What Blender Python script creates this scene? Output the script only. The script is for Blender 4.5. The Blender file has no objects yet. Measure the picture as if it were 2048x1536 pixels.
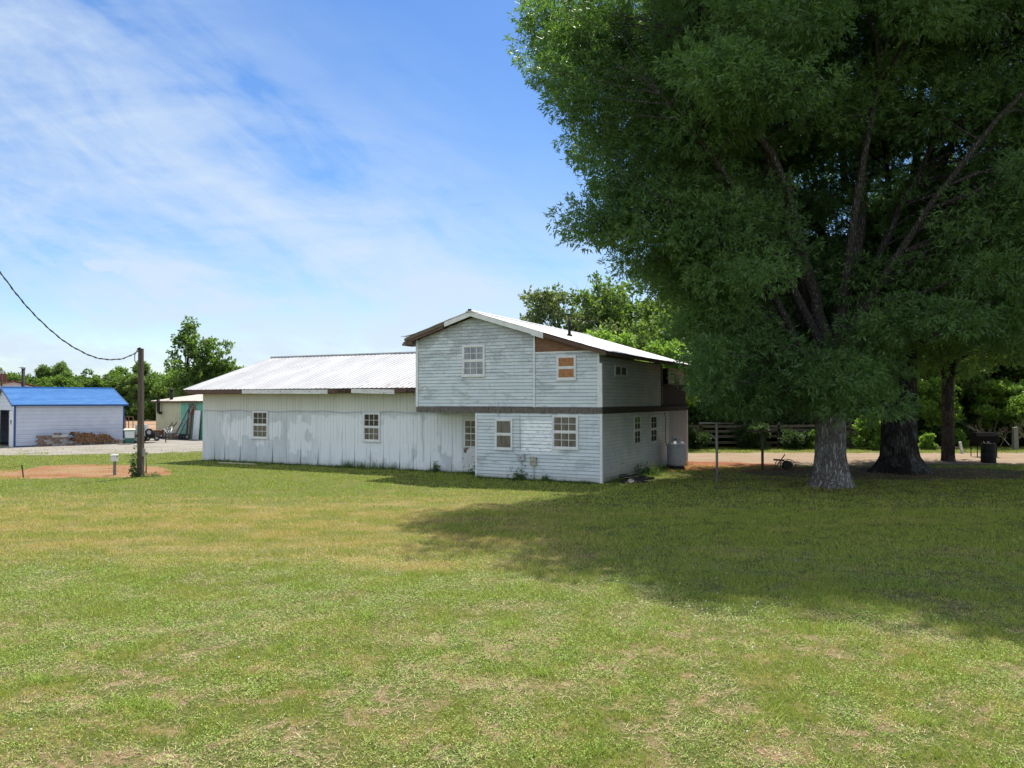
import bpy, math, random
import numpy as np
from math import radians as R
from mathutils import Vector, Matrix

SC = bpy.context.scene
COL = SC.collection

# ------------------------------------------------------------------ camera
FPX, HOR, EYE = 1536.0, 802.0, 2.65          # focal length and horizon in photo pixels, eye height in metres
cd = bpy.data.cameras.new('camera')
cd.sensor_width = 36.0
cd.lens = 36.0 * FPX / 2048.0
cd.clip_start, cd.clip_end = 0.1, 3000
cam = bpy.data.objects.new('camera', cd)
COL.objects.link(cam)
cam.location = (0, 0, EYE)
cam.rotation_euler = (R(90) + math.atan((HOR - 768) / FPX), 0, 0)
SC.camera = cam

# ------------------------------------------------------------------ light
SUN_EL = R(63)
SUN_H = Vector((0.33, 0.944)).normalized()    # towards the sun, on the ground
sun_dir = Vector((SUN_H.x * math.cos(SUN_EL), SUN_H.y * math.cos(SUN_EL), math.sin(SUN_EL)))
sd = bpy.data.lights.new('sun', 'SUN')
sd.energy, sd.angle, sd.color = 5.0, R(0.53), (1.0, 0.95, 0.86)
so = bpy.data.objects.new('sun', sd)
COL.objects.link(so)
so.rotation_euler = sun_dir.to_track_quat('Z', 'Y').to_euler()

SC.view_settings.view_transform = 'Standard'
SC.view_settings.look = 'None'
SC.view_settings.exposure = 0.85
SC.view_settings.gamma = 1.0
SC.cycles.use_denoising = True
SC.cycles.max_bounces = 8
SC.cycles.transparent_max_bounces = 8


class NT:
    """tiny helper round a node tree"""
    def __init__(s, tree):
        s.t = tree
        s.t.nodes.clear()

    def n(s, typ, ins=None, **props):
        nd = s.t.nodes.new(typ)
        for k, v in props.items():
            setattr(nd, k, v)
        for k, v in (ins or {}).items():
            s.put(nd.inputs[k], v)
        return nd

    def put(s, sock, v):
        if isinstance(v, bpy.types.NodeSocket):
            s.t.links.new(v, sock)
        elif hasattr(v, 'outputs'):
            s.t.links.new(v.outputs[0], sock)
        elif isinstance(v, (tuple, list)) and len(v) == 3 and sock.type == 'RGBA':
            sock.default_value = (*v, 1)
        else:
            sock.default_value = v

    def math(s, op, a, b=0.0, c=0.0, clamp=False):
        return s.n('ShaderNodeMath', {0: a, 1: b, 2: c}, operation=op, use_clamp=clamp).outputs[0]

    def vmath(s, op, a, b=(0, 0, 0)):
        nd = s.n('ShaderNodeVectorMath', {0: a, 1: b}, operation=op)
        return nd.outputs['Value'] if op in ('DOT_PRODUCT', 'LENGTH', 'DISTANCE') else nd.outputs[0]

    def mix(s, f, a, b):
        nd = s.n('ShaderNodeMix', data_type='RGBA')
        s.put(nd.inputs[0], f)
        s.put(nd.inputs[6], a)
        s.put(nd.inputs[7], b)
        return nd.outputs[2]

    def noise(s, vec, scale=1.0, detail=3.0, rough=0.55, dist=0.0):
        nd = s.n('ShaderNodeTexNoise', {'Vector': vec, 'Scale': scale, 'Detail': detail, 'Roughness': rough, 'Distortion': dist})
        return nd.outputs[0]

    def step(s, v, lo, hi):
        return s.n('ShaderNodeMapRange', {0: v, 1: lo, 2: hi, 3: 0.0, 4: 1.0}, interpolation_type='SMOOTHSTEP').outputs[0]

    def scalev(s, vec, sc):
        return s.vmath('MULTIPLY', vec, sc)

    def sep(s, vec):
        return s.n('ShaderNodeSeparateXYZ', {0: vec}).outputs


world = bpy.data.worlds.new("World")
SC.world = world
world.use_nodes = True
w = NT(world.node_tree)
sky = w.n('ShaderNodeTexSky', sky_type='NISHITA', sun_disc=False)
sky.sun_elevation = SUN_EL
sky.sun_rotation = math.atan2(SUN_H.x, SUN_H.y)
sky.altitude = 200
sky.air_density, sky.dust_density, sky.ozone_density = 1.0, 0.4, 2.5
tc = w.n('ShaderNodeTexCoord').outputs['Generated']
sx, sy, sz = w.sep(tc)
zc = w.math('MAXIMUM', sz, 0.03)
# high thin cirrus in long streaks, a bank to the left of the view thinning to clear sky at the upper right
az = w.math('DIVIDE', sx, w.math('MAXIMUM', sy, 0.05))
el = w.math('DIVIDE', sz, w.math('MAXIMUM', sy, 0.05))
cb, sb = math.cos(R(33)), math.sin(R(33))
along = w.math('SUBTRACT', w.math('MULTIPLY', az, cb), w.math('MULTIPLY', el, sb))
across = w.math('ADD', w.math('MULTIPLY', az, sb), w.math('MULTIPLY', el, cb))
pl = w.n('ShaderNodeCombineXYZ', {0: w.math('MULTIPLY', along, 1.5), 1: w.math('MULTIPLY', across, 4.6), 2: 3.7})
pl2 = w.n('ShaderNodeCombineXYZ', {0: w.math('MULTIPLY', az, 3.0), 1: w.math('MULTIPLY', el, 11.0), 2: 1.2})
n1 = w.noise(pl, 1.25, 9, 0.60, 0.9)
n2 = w.noise(pl, 4.2, 6, 0.62, 0.6)
n3 = w.noise(pl2, 1.3, 8, 0.62, 0.5)
bank = w.step(w.math('ADD', across, w.math('MULTIPLY', w.math('SUBTRACT', n1, .5), .35)), .40, -.02)
tex = w.math('ADD', w.math('MULTIPLY', w.math('SUBTRACT', n1, .46), 3.1), w.math('ADD', w.math('MULTIPLY', w.math('SUBTRACT', n2, .5), 1.1), w.math('MULTIPLY', w.math('SUBTRACT', n3, .5), 1.3)))
cloud = w.math('MULTIPLY', bank, w.math('ADD', .45, tex), clamp=True)
low = w.math('MULTIPLY', w.step(el, 0.30, 0.0), w.math('ADD', .24, w.math('MULTIPLY', w.math('SUBTRACT', n3, .5), 2.3)), clamp=True)
cloud = w.math('ADD', cloud, low, clamp=True)
# three tiny cumulus puffs, low over the house and to the left
puffs = None
for (pa, pe, ra, re) in ((-0.043, 0.146, 0.034, 0.009), (-0.058, 0.134, 0.018, 0.006), (-0.52, 0.155, 0.05, 0.011)):
    da = w.math('DIVIDE', w.math('SUBTRACT', az, pa), ra)
    de = w.math('DIVIDE', w.math('SUBTRACT', sz, pe), re)
    rr = w.math('ADD', w.math('MULTIPLY', da, da), w.math('MULTIPLY', de, de))
    rr = w.math('ADD', rr, w.math('MULTIPLY', w.math('SUBTRACT', w.noise(tc, 60, 4), 0.5), 2.6))
    pm = w.math('MULTIPLY', w.step(rr, 1.0, 0.1), 0.95)
    puffs = pm if puffs is None else w.math('MAXIMUM', puffs, pm)
cloud = w.math('MAXIMUM', cloud, puffs)
behind = w.step(sy, .30, -.35)  # unseen bright clouds behind the camera, added to lift the shade
fill_cloud = w.step(w.noise(tc, 2.4, 6, .58, .3), .36, .52)
fill_cloud = w.math('MULTIPLY', behind, fill_cloud)
skyc = w.n('ShaderNodeHueSaturation', {'Color': sky, 'Saturation': 1.26, 'Value': 0.89, 'Hue': 0.506}).outputs[0]
cc = w.mix(w.math('MULTIPLY', cloud, 0.86), skyc, (3.85, 4.55, 5.4))
cc = w.mix(w.math('MULTIPLY', fill_cloud, .8), cc, (6.6, 7.1, 7.8))
bg = w.n('ShaderNodeBackground', {'Color': cc, 'Strength': 0.10})
out = w.n('ShaderNodeOutputWorld', {0: bg.outputs[0]})

# ------------------------------------------------------------------ materials
MATS = {}


def new_mat(name):
    m = bpy.data.materials.new(name)
    m.use_nodes = True
    MATS[name] = m
    return m, NT(m.node_tree)


def finish(t, col, rough=0.8, spec=0.3, bump=None, bump_d=0.01, metal=0.0, bump_s=0.6):
    p = t.n('ShaderNodeBsdfPrincipled', {'Base Color': col, 'Roughness': rough, 'Metallic': metal, 'Specular IOR Level': spec})
    if bump is not None:
        b = t.n('ShaderNodeBump', {'Height': bump, 'Distance': bump_d, 'Strength': bump_s})
        t.put(p.inputs['Normal'], b.outputs[0])
    t.n('ShaderNodeOutputMaterial', {0: p.outputs[0]})
    return p


def pmat(name, c1, c2, scale=3.0, stretch=(1, 1, 1), c3=None, s3=8.0, st3=(1, 1, 1), t3=(0.55, 0.68), rough=0.8, spec=0.3,
         bump_d=0.004, metal=0.0, bscale=None):
    m, t = new_mat(name)
    co = t.n('ShaderNodeTexCoord').outputs['Object']
    v = t.scalev(co, stretch)
    n = t.noise(v, scale, 6, 0.62)
    col = t.mix(t.step(n, 0.36, 0.64), c1, c2)
    if c3 is not None:
        n3 = t.noise(t.scalev(co, st3), s3, 5, 0.65, 0.4)
        col = t.mix(t.step(n3, *t3), col, c3)
    b = t.noise(v, bscale or scale * 6, 4, 0.6)
    finish(t, col, rough, spec, b, bump_d, metal)
    return m


pmat('lap_shade_grime', (.35, .385, .405), (.24, .27, .285), 4, (.6, .6, 1), c3=(.34, .37, .38), s3=3, st3=(.7, .7, 3), rough=.9)  # shadow under each board lip painted in as a dark, grimy strip
pmat('white_trim', (.70, .71, .70), (.60, .62, .62), 4, c3=(.30, .30, .27), s3=5, t3=(.62, .78), rough=.55)
pmat('peeling_fascia', (.66, .66, .64), (.55, .55, .53), 4, (1, 1, 3), c3=(.16, .14, .12), s3=16, t3=(.58, .66), rough=.8)
pmat('weathered_wood', (.20, .165, .13), (.125, .10, .08), 6, (1, 1, 14), c3=(.055, .045, .04), s3=9, st3=(1, 1, 8), rough=.9)
pmat('brown_wood', (.135, .085, .062), (.085, .055, .043), 5, (2, 2, 10), c3=(.25, .20, .16), s3=7, st3=(1, 1, 6), t3=(.6, .72), rough=.9)
pmat('rotten_dark', (.035, .025, .02), (.06, .04, .03), 7, rough=.95)
pmat('band_wood', (.17, .15, .135), (.085, .075, .068), 9, (6, 6, .7), c3=(.24, .22, .20), s3=14, st3=(8, 8, .6), t3=(.58, .7), rough=.9)
pmat('plywood_brown', (.22, .125, .075), (.14, .075, .045), 3, (1, 1, 5), c3=(.30, .21, .15), s3=20, t3=(.6, .7), rough=.85)
pmat('oriented_board', (.40, .19, .085), (.27, .12, .05), 14, c3=(.48, .27, .14), s3=35, t3=(.56, .64), rough=.8)
pmat('roof_white', (.43, .43, .43), (.37, .37, .375), 1.2, (1, .5, .5), c3=(.24, .20, .175), s3=3.2, t3=(.66, .80), rough=.5, spec=.4)
pmat('roof_under', (.14, .10, .075), (.08, .06, .045), 6, rough=.9)
pmat('galvanised', (.42, .43, .44), (.33, .34, .35), 6, c3=(.22, .14, .09), s3=9, t3=(.66, .76), rough=.45, metal=.6)
pmat('tank_grey', (.40, .41, .43), (.34, .35, .37), 5, c3=(.25, .20, .16), s3=12, t3=(.68, .8), rough=.45, spec=.4)
pmat('black_iron', (.012, .012, .012), (.022, .02, .018), 8, c3=(.06, .03, .018), s3=11, t3=(.6, .74), rough=.75)
pmat('shaded_black', (.006, .006, .006), (.010, .009, .009), 8, rough=.9, spec=.1)  # deep shade on the smoker put into a near-black colour
pmat('rust_iron', (.13, .06, .035), (.08, .04, .028), 9, rough=.85)
pmat('pole_wood', (.115, .09, .07), (.065, .052, .042), 3, (9, 9, .5), c3=(.18, .15, .12), s3=8, st3=(7, 7, .4), t3=(.58, .7), rough=.92, bump_d=.02, bscale=9)
pmat('cable_black', (.03, .03, .032), (.05, .05, .052), 9, rough=.6)
pmat('grey_box', (.45, .47, .49), (.38, .40, .42), 6, rough=.5)
pmat('tan_box', (.42, .39, .31), (.34, .31, .24), 6, c3=(.2, .15, .1), s3=10, rough=.6)
pmat('blue_roof', (.125, .31, .60), (.095, .255, .53), 1.5, (1, 4, 4), c3=(.19, .38, .64), s3=1.4, st3=(.6, 5, 5), t3=(.55, .68), rough=.38, spec=.5)
pmat('blue_trim', (.03, .09, .26), (.025, .075, .22), 4, rough=.45)
pmat('shed_wall', (.60, .635, .73), (.55, .585, .68), 1.5, rough=.5)
pmat('shed_white', (.72, .72, .73), (.66, .66, .67), 3, rough=.5)
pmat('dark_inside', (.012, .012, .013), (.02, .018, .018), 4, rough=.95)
pmat('red_roof', (.22, .055, .05), (.17, .045, .04), 3, rough=.7)
pmat('brick_red', (.22, .08, .06), (.16, .06, .05), 9, rough=.9)
pmat('far_white', (.56, .56, .58), (.48, .48, .50), 2, rough=.7)
pmat('block_grey', (.36, .34, .32), (.27, .25, .24), 5, c3=(.20, .17, .15), s3=10, rough=.95)
pmat('block_brown', (.22, .16, .13), (.15, .11, .09), 5, c3=(.33, .29, .26), s3=12, rough=.95)
pmat('block_pale', (.55, .54, .53), (.46, .45, .44), 5, rough=.95)
pmat('log_bark', (.11, .065, .04), (.06, .038, .027), 9, c3=(.22, .14, .085), s3=14, rough=.95)
pmat('log_end', (.27, .16, .085), (.17, .095, .05), 9, rough=.9)
pmat('bin_green', (.03, .145, .105), (.025, .12, .09), 4, rough=.45, spec=.4)
pmat('bin_white', (.66, .68, .68), (.56, .58, .58), 5, rough=.5)
pmat('bin_lid', (.60, .60, .44), (.52, .52, .38), 5, rough=.5)
pmat('rubber', (.02, .02, .02), (.035, .033, .03), 9, rough=.9)
pmat('shed_cream', (.52, .49, .34), (.45, .42, .29), 3, (1, 1, .4), c3=(.34, .28, .18), s3=4, st3=(3, 3, .5), t3=(.62, .75), rough=.6)
pmat('shed_green', (.14, .40, .28), (.11, .34, .24), 3, c3=(.28, .42, .33), s3=6, rough=.7)
pmat('old_roof', (.50, .47, .42), (.40, .37, .32), 2, (4, 1, 1), c3=(.26, .19, .14), s3=4, t3=(.6, .74), rough=.7)
pmat('ladder_red', (.26, .10, .075), (.20, .08, .06), 6, rough=.7)
pmat('ladder_steel', (.22, .25, .26), (.16, .18, .19), 6, rough=.5, metal=.4)
pmat('door_white', (.66, .68, .68), (.60, .62, .62), 4, rough=.5)
pmat('fence_wood', (.14, .12, .095), (.085, .075, .06), 5, (1, 1, 8), c3=(.24, .215, .18), s3=9, t3=(.58, .7), rough=.95)
pmat('post_grey', (.24, .23, .20), (.17, .16, .14), 6, (5, 5, .6), rough=.95)
pmat('dead_branch', (.20, .17, .135), (.14, .12, .095), 9, rough=.95)
pmat('white_paint', (.68, .68, .66), (.56, .56, .54), 6, rough=.7)
pmat('plastic_black', (.02, .02, .022), (.035, .035, .037), 8, c3=(.12, .11, .10), s3=6, t3=(.62, .72), rough=.55)
pmat('flower_white', (.75, .75, .70), (.62, .62, .56), 30, rough=.8)
pmat('pale_plank', (.50, .45, .34), (.40, .35, .26), 6, (1, 6, 6), rough=.9)


def glass_mat(name, base, rough=0.06, spec=0.5, c2=None):
    m, t = new_mat(name)
    co = t.n('ShaderNodeTexCoord').outputs['Object']
    n = t.noise(t.scalev(co, (2.2, 2.2, .5)), 3.0, 3, .5)
    col = t.mix(t.step(n, .40, .62), base, c2 or tuple(c * 1.5 for c in base))
    w_ = t.noise(co, 2.4, 2, .5)
    finish(t, col, rough, spec, w_, .015, 0, .35)


glass_mat('pane_dark', (.030, .031, .030), c2=(.060, .058, .052))
glass_mat('pane_curtain', (.105, .098, .083), c2=(.15, .14, .12))
glass_mat('pane_grey', (.17, .185, .205), c2=(.24, .26, .285))

# -------- house siding: pale blue grey vinyl with mildew, clay splash at the foot
m, t = new_mat('siding')
co = t.n('ShaderNodeTexCoord').outputs['Object']
X, Y, Z = t.sep(co)
base = t.mix(t.step(t.noise(t.scalev(co, (.35, .35, 1.2)), 2.0, 4), .38, .62), (.53, .60, .63), (.61, .67, .695))
board = t.n('ShaderNodeTexWhiteNoise', {'W': t.math('FLOOR', t.math('DIVIDE', Z, .1165))}, noise_dimensions='1D').outputs[0]
base = t.mix(t.math('MULTIPLY', board, .35), base, (.48, .53, .54))
mil = t.noise(t.scalev(co, (1.1, 1.1, 2.6)), 1.15, 8, .68, .8)
up = t.step(Z, 3.2, 5.3)
mask = t.step(t.math('ADD', mil, t.math('MULTIPLY', up, .14)), .48, .68)
fine = t.step(t.noise(t.scalev(co, (3, 3, 12)), 5, 5, .7), .42, .6)
base = t.mix(t.math('MULTIPLY', mask, t.math('ADD', t.math('MULTIPLY', fine, .42), .28)), base, (.15, .165, .155))
strk = t.step(t.noise(t.scalev(co, (7, 7, .55)), 1.6, 5, .6), .56, .72)
base = t.mix(t.math('MULTIPLY', strk, .30), base, (.32, .34, .33))
foot = t.math('MULTIPLY', t.step(t.math('ADD', Z, t.math('MULTIPLY', mil, .5)), .62, .14), .6)
base = t.mix(foot, base, (.36, .29, .21))
# bare rectangle of brighter sheets where old paint has been scraped
px1 = t.math('MULTIPLY', t.step(X, -2.95, -2.7), t.step(X, -1.32, -1.62))
pz1 = t.math('MULTIPLY', t.step(Z, .86, .98), t.step(Z, 2.12, 1.92))
bare = t.math('MULTIPLY', t.math('MULTIPLY', px1, pz1), t.step(t.noise(t.scalev(co, (2, 2, 5)), 2.4, 5, .65), .36, .52))
base = t.mix(t.math('MULTIPLY', bare, .9), base, (.86, .89, .90))
finish(t, base, .55, .35, t.noise(t.scalev(co, (1, 1, 4)), 9, 4), .002)

# -------- side of the house: same boards, greener and dirtier
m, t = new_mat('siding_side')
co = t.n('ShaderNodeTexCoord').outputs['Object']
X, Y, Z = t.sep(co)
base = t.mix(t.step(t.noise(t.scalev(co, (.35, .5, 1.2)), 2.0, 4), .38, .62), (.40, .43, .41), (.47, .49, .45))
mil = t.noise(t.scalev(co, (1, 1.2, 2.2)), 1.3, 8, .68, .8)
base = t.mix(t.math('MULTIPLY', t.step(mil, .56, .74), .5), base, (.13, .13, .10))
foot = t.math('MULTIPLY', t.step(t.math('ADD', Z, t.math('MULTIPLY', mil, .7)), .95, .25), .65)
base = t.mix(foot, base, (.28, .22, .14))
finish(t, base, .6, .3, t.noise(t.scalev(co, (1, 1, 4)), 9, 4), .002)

# -------- wing wall: old grey panels half repainted white, cream strip under the eave
m, t = new_mat('wing_panels')
co = t.n('ShaderNodeTexCoord').outputs['Object']
X, Y, Z = t.sep(co)
old = t.mix(t.step(t.noise(t.scalev(co, (1.2, 1.2, .5)), 1.2, 5), .36, .64), (.52, .56, .585), (.60, .64, .665))
# paint laid on with vertical roller strokes: stepwise columns with round ends
colw = t.math('FLOOR', t.math('DIVIDE', t.math('ADD', X, t.math('MULTIPLY', t.noise(t.scalev(co, (1, 1, 2)), 2, 2), .12)), .26))
rnd = t.n('ShaderNodeTexWhiteNoise', {'W': colw}, noise_dimensions='1D').outputs[0]
rnd2 = t.n('ShaderNodeTexWhiteNoise', {'W': t.math('ADD', colw, 51.3)}, noise_dimensions='1D').outputs[0]
top = t.math('ADD', 1.72, t.math('MULTIPLY', rnd, .42))
bot = t.math('ADD', .30, t.math('MULTIPLY', rnd2, .85))
nz = t.math('MULTIPLY', t.math('SUBTRACT', t.noise(co, 4.0, 4), .5), .35)
zz = t.math('ADD', Z, nz)
leftbare = t.step(X, -18.7, -17.9)
stroke = t.math('MULTIPLY', t.step(zz, t.math('ADD', top, .05), t.math('SUBTRACT', top, .03)), t.step(zz, t.math('SUBTRACT', bot, .03), t.math('ADD', bot, .05)))
stroke = t.n('ShaderNodeMapRange', {0: t.math('SUBTRACT', top, zz), 1: -.02, 2: .06, 3: 0, 4: 1}).outputs[0]
stroke2 = t.n('ShaderNodeMapRange', {0: t.math('SUBTRACT', zz, bot), 1: -.02, 2: .06, 3: 0, 4: 1}).outputs[0]
blot = t.step(t.noise(t.scalev(co, (1.3, 1.3, .55)), 1.25, 4, .5), .40, .44)
paint = t.math('MULTIPLY', t.math('MULTIPLY', t.math('MULTIPLY', stroke, stroke2), leftbare), blot)
right = t.math('MULTIPLY', t.step(X, -13.4, -12.4), t.math('MULTIPLY', t.step(Z, 2.15, 2.02), t.step(t.noise(t.scalev(co, (1, 1, .6)), 1.4, 4), .36, .44)))
paint = t.math('MAXIMUM', paint, right)
base = t.mix(t.math('MULTIPLY', paint, .92), old, (.74, .775, .80))
cream = t.step(Z, 2.24, 2.28)
base = t.mix(t.math('MULTIPLY', cream, .7), base, (.62, .62, .54))
grime = t.step(t.noise(t.scalev(co, (9, 9, .35)), 1.8, 6, .62), .54, .70)
base = t.mix(t.math('MULTIPLY', grime, .42), base, (.24, .26, .26))
foot = t.math('MULTIPLY', t.step(t.math('ADD', Z, t.math('MULTIPLY', t.noise(co, 1.6, 5), .8)), .82, .40), .42)
base = t.mix(foot, base, (.40, .40, .33))
spots = t.step(t.noise(co, 6, 5, .7), .66, .72)
base = t.mix(t.math('MULTIPLY', spots, .4), base, (.16, .15, .13))
finish(t, base, .65, .3, t.noise(t.scalev(co, (14, 14, .4)), 2, 3), .004)

m, t = new_mat('wing_roof_sheet')
co = t.n('ShaderNodeTexCoord').outputs['Object']
X, Y, Z = t.sep(co)
base = t.mix(t.step(t.noise(t.scalev(co, (1, .4, .4)), 1.2, 5), .36, .64), (.44, .44, .445), (.37, .37, .375))
sheetn = t.n('ShaderNodeTexWhiteNoise', {'W': t.math('FLOOR', t.math('DIVIDE', X, .69))}, noise_dimensions='1D').outputs[0]
base = t.mix(t.math('MULTIPLY', sheetn, .22), base, (.30, .30, .31))
eave = t.math('MULTIPLY', t.step(Y, 3.6, .6), t.step(X, -13.5, -8.0))
rust = t.math('MULTIPLY', t.step(t.math('ADD', t.noise(t.scalev(co, (1.6, .8, .8)), 3.4, 5, .7), t.math('MULTIPLY', eave, .10)), .62, .70), t.math('ADD', .25, t.math('MULTIPLY', eave, .6)))
base = t.mix(rust, base, (.22, .15, .115))
run = t.step(t.noise(t.scalev(co, (6, .25, .25)), 1.5, 5, .6), .56, .72)
base = t.mix(t.math('MULTIPLY', run, .22), base, (.25, .235, .22))
fx = t.math('ABSOLUTE', t.math('SUBTRACT', t.math('FRACT', t.math('DIVIDE', Y, 1.2)), .5))
fs_ = t.math('ABSOLUTE', t.math('SUBTRACT', t.math('FRACT', t.math('DIVIDE', X, .23)), .5))
screw = t.math('MULTIPLY', t.step(fx, .02, .008), t.step(fs_, .14, .05))
base = t.mix(t.math('MULTIPLY', screw, .6), base, (.16, .13, .115))
finish(t, base, .5, .4, t.noise(co, 7, 4), .003)

# -------- bark
def bark(name, c1, c2, lich, vs=1.0):
    m, t = new_mat(name)
    co = t.n('ShaderNodeTexCoord').outputs['Object']
    v = t.scalev(co, (1, 1, .16))
    warp = t.scalev(t.n('ShaderNodeTexNoise', {'Vector': t.scalev(co, (1, 1, .5)), 'Scale': 5.0, 'Detail': 3.0}).outputs[1], (.16, .16, .16))
    v = t.vmath('ADD', t.scalev(co, (1, 1, .10)), warp)
    ridg = t.n('ShaderNodeTexVoronoi', {'Vector': v, 'Scale': 17.0 * vs}, feature='DISTANCE_TO_EDGE').outputs[0]
    fur = t.noise(t.scalev(co, (1, 1, .12)), 24 * vs, 4, .65, .6)
    crack = t.math('MULTIPLY', t.step(ridg, .02, .22), t.step(fur, .34, .56))
    col = t.mix(crack, c1, c2)
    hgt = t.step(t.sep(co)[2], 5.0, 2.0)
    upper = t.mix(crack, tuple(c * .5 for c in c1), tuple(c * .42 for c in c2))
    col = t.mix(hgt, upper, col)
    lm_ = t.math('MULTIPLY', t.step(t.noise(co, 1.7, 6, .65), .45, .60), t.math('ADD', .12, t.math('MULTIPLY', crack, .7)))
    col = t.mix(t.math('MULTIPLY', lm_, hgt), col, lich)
    hb = t.math('ADD', crack, t.math('MULTIPLY', t.noise(co, 30, 4), .25))
    finish(t, col, .95, .15, hb, .06, 0, 1.0)


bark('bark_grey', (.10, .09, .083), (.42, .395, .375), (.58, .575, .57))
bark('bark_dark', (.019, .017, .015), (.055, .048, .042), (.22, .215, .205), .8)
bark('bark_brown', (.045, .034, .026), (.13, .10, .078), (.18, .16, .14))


# -------- leaves
def leafmat(name, c1, c2, tr, rough=.5, trans=.34, nscale=.45):
    m, t = new_mat(name)
    g = t.n('ShaderNodeNewGeometry')
    oi = t.n('ShaderNodeObjectInfo')
    pos = t.vmath('ADD', t.n('ShaderNodeTexCoord').outputs['Object'], t.scalev(oi.outputs['Location'], (1, 1, 1)))
    big = t.step(t.noise(pos, nscale, 2), .36, .64)
    f = t.math('ADD', t.math('MULTIPLY', g.outputs['Random Per Island'], .55), t.math('MULTIPLY', big, .45))
    col = t.mix(f, c1, c2)
    p = t.n('ShaderNodeBsdfPrincipled', {'Base Color': col, 'Roughness': rough, 'Specular IOR Level': .30})
    tl = t.n('ShaderNodeBsdfTranslucent', {'Color': t.mix(f, tr, tuple(c * 1.25 for c in tr))})
    mx = t.n('ShaderNodeMixShader', {0: trans, 1: p.outputs[0], 2: tl.outputs[0]})
    t.n('ShaderNodeOutputMaterial', {0: mx.outputs[0]})


leafmat('oak_leaf', (.042, .096, .040), (.125, .215, .072), (.155, .29, .034), .45, .40)
leafmat('far_leaf', (.050, .095, .024), (.10, .165, .040), (.15, .26, .03), .6, .46, .12)
leafmat('wood_leaf', (.058, .105, .028), (.12, .18, .048), (.18, .29, .038), .6, .4, .2)
leafmat('dark_leaf', (.026, .052, .020), (.058, .098, .030), (.07, .13, .02), .5, .30, .3)
leafmat('young_leaf', (.11, .20, .034), (.19, .30, .055), (.24, .40, .045), .5, .42, .4)
leafmat('olive_leaf', (.095, .135, .05), (.17, .215, .085), (.19, .26, .06), .6, .3, .3)
leafmat('weed_leaf', (.05, .10, .03), (.11, .17, .05), (.12, .2, .03), .6, .3, 1.0)


# -------- lawn colour, shared by the ground sheet and the blades
def lawn_masks(t):
    pos = t.n('ShaderNodeNewGeometry').outputs['Position']
    X, Y, Z = t.sep(pos)
    flat = t.n('ShaderNodeCombineXYZ', {0: X, 1: Y, 2: 0.0}).outputs[0]
    wob = t.noise(t.scalev(flat, (.55, 1, 1)), .38, 5, .6)
    yw = t.math('ADD', Y, t.math('MULTIPLY', t.math('SUBTRACT', wob, .5), 9.0))
    dry = t.math('MULTIPLY', t.step(yw, 11.2, 13.6), t.step(yw, 22.6, 18.6))
    patch = t.noise(t.scalev(flat, (.7, 1.2, 1)), .9, 6, .65)
    side = t.step(X, 3.5, -1.5)
    dry = t.math('MULTIPLY', t.math('MULTIPLY', dry, t.math('ADD', .22, t.math('MULTIPLY', t.step(patch, .36, .60), .85))), t.math('ADD', .10, t.math('MULTIPLY', side, .72)))
    dry = t.math('ADD', dry, t.math('MULTIPLY', t.step(patch, .50, .72), .42), clamp=True)
    sp = t.noise(t.scalev(flat, (1.0, 1.1, 1)), 2.3, 8, .74, .6)
    near = t.step(Y, 11.0, 7.2)
    soil = t.math('MULTIPLY', t.step(sp, .48, .60), t.math('ADD', .10, t.math('MULTIPLY', near, .90)))
    lush = t.step(t.noise(flat, .8, 4, .6), .48, .66)
    return pos, flat, dry, soil, lush


m, t = new_mat('lawn')
pos, flat, dry, soil, lush = lawn_masks(t)
fine = t.noise(flat, 26, 6, .72)
mid = t.noise(flat, 7, 5, .65)
green = t.mix(t.step(fine, .38, .62), (.060, .072, .020), (.15, .165, .045))
green = t.mix(t.math('MULTIPLY', lush, .5), green, (.075, .135, .025))
straw = t.mix(t.step(fine, .36, .62), (.17, .13, .050), (.28, .225, .092))
earth = t.mix(t.step(mid, .4, .62), (.24, .18, .11), (.28, .185, .11))
col = t.mix(dry, green, straw)
col = t.mix(soil, col, earth)
finish(t, col, .95, .1, t.math('ADD', t.math('MULTIPLY', mid, .6), fine), .05, 0, .9)


def blade_mat(name, g1, g2, s1, s2, dk=1.0, trans=.32):
    m, t = new_mat(name)
    pos, flat, dry, soil, lush = lawn_masks(t)
    rnd = t.n('ShaderNodeNewGeometry').outputs['Random Per Island']
    gcol = t.mix(rnd, g1, g2)
    scol = t.mix(t.math('FRACT', t.math('MULTIPLY', rnd, 7.3)), s1, s2)
    thr = t.math('ADD', t.math('MULTIPLY', dry, .95), t.math('MULTIPLY', soil, .35))
    pick = t.step(t.math('SUBTRACT', thr, t.math('FRACT', t.math('MULTIPLY', rnd, 13.7))), -.12, .12)
    col = t.mix(pick, gcol, scol)
    p = t.n('ShaderNodeBsdfPrincipled', {'Base Color': col, 'Roughness': .65, 'Specular IOR Level': .2})
    tl = t.n('ShaderNodeBsdfTranslucent', {'Color': col})
    mx = t.n('ShaderNodeMixShader', {0: trans, 1: p.outputs[0], 2: tl.outputs[0]})
    t.n('ShaderNodeOutputMaterial', {0: mx.outputs[0]})


blade_mat('blades', (.175, .245, .028), (.43, .485, .088), (.58, .49, .165), (.39, .335, .10))
blade_mat('clover', (.14, .265, .042), (.35, .48, .11), (.34, .38, .09), (.48, .42, .15))
blade_mat('tuft_blades', (.19, .31, .04), (.40, .50, .10), (.34, .39, .10), (.50, .44, .16))


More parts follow.
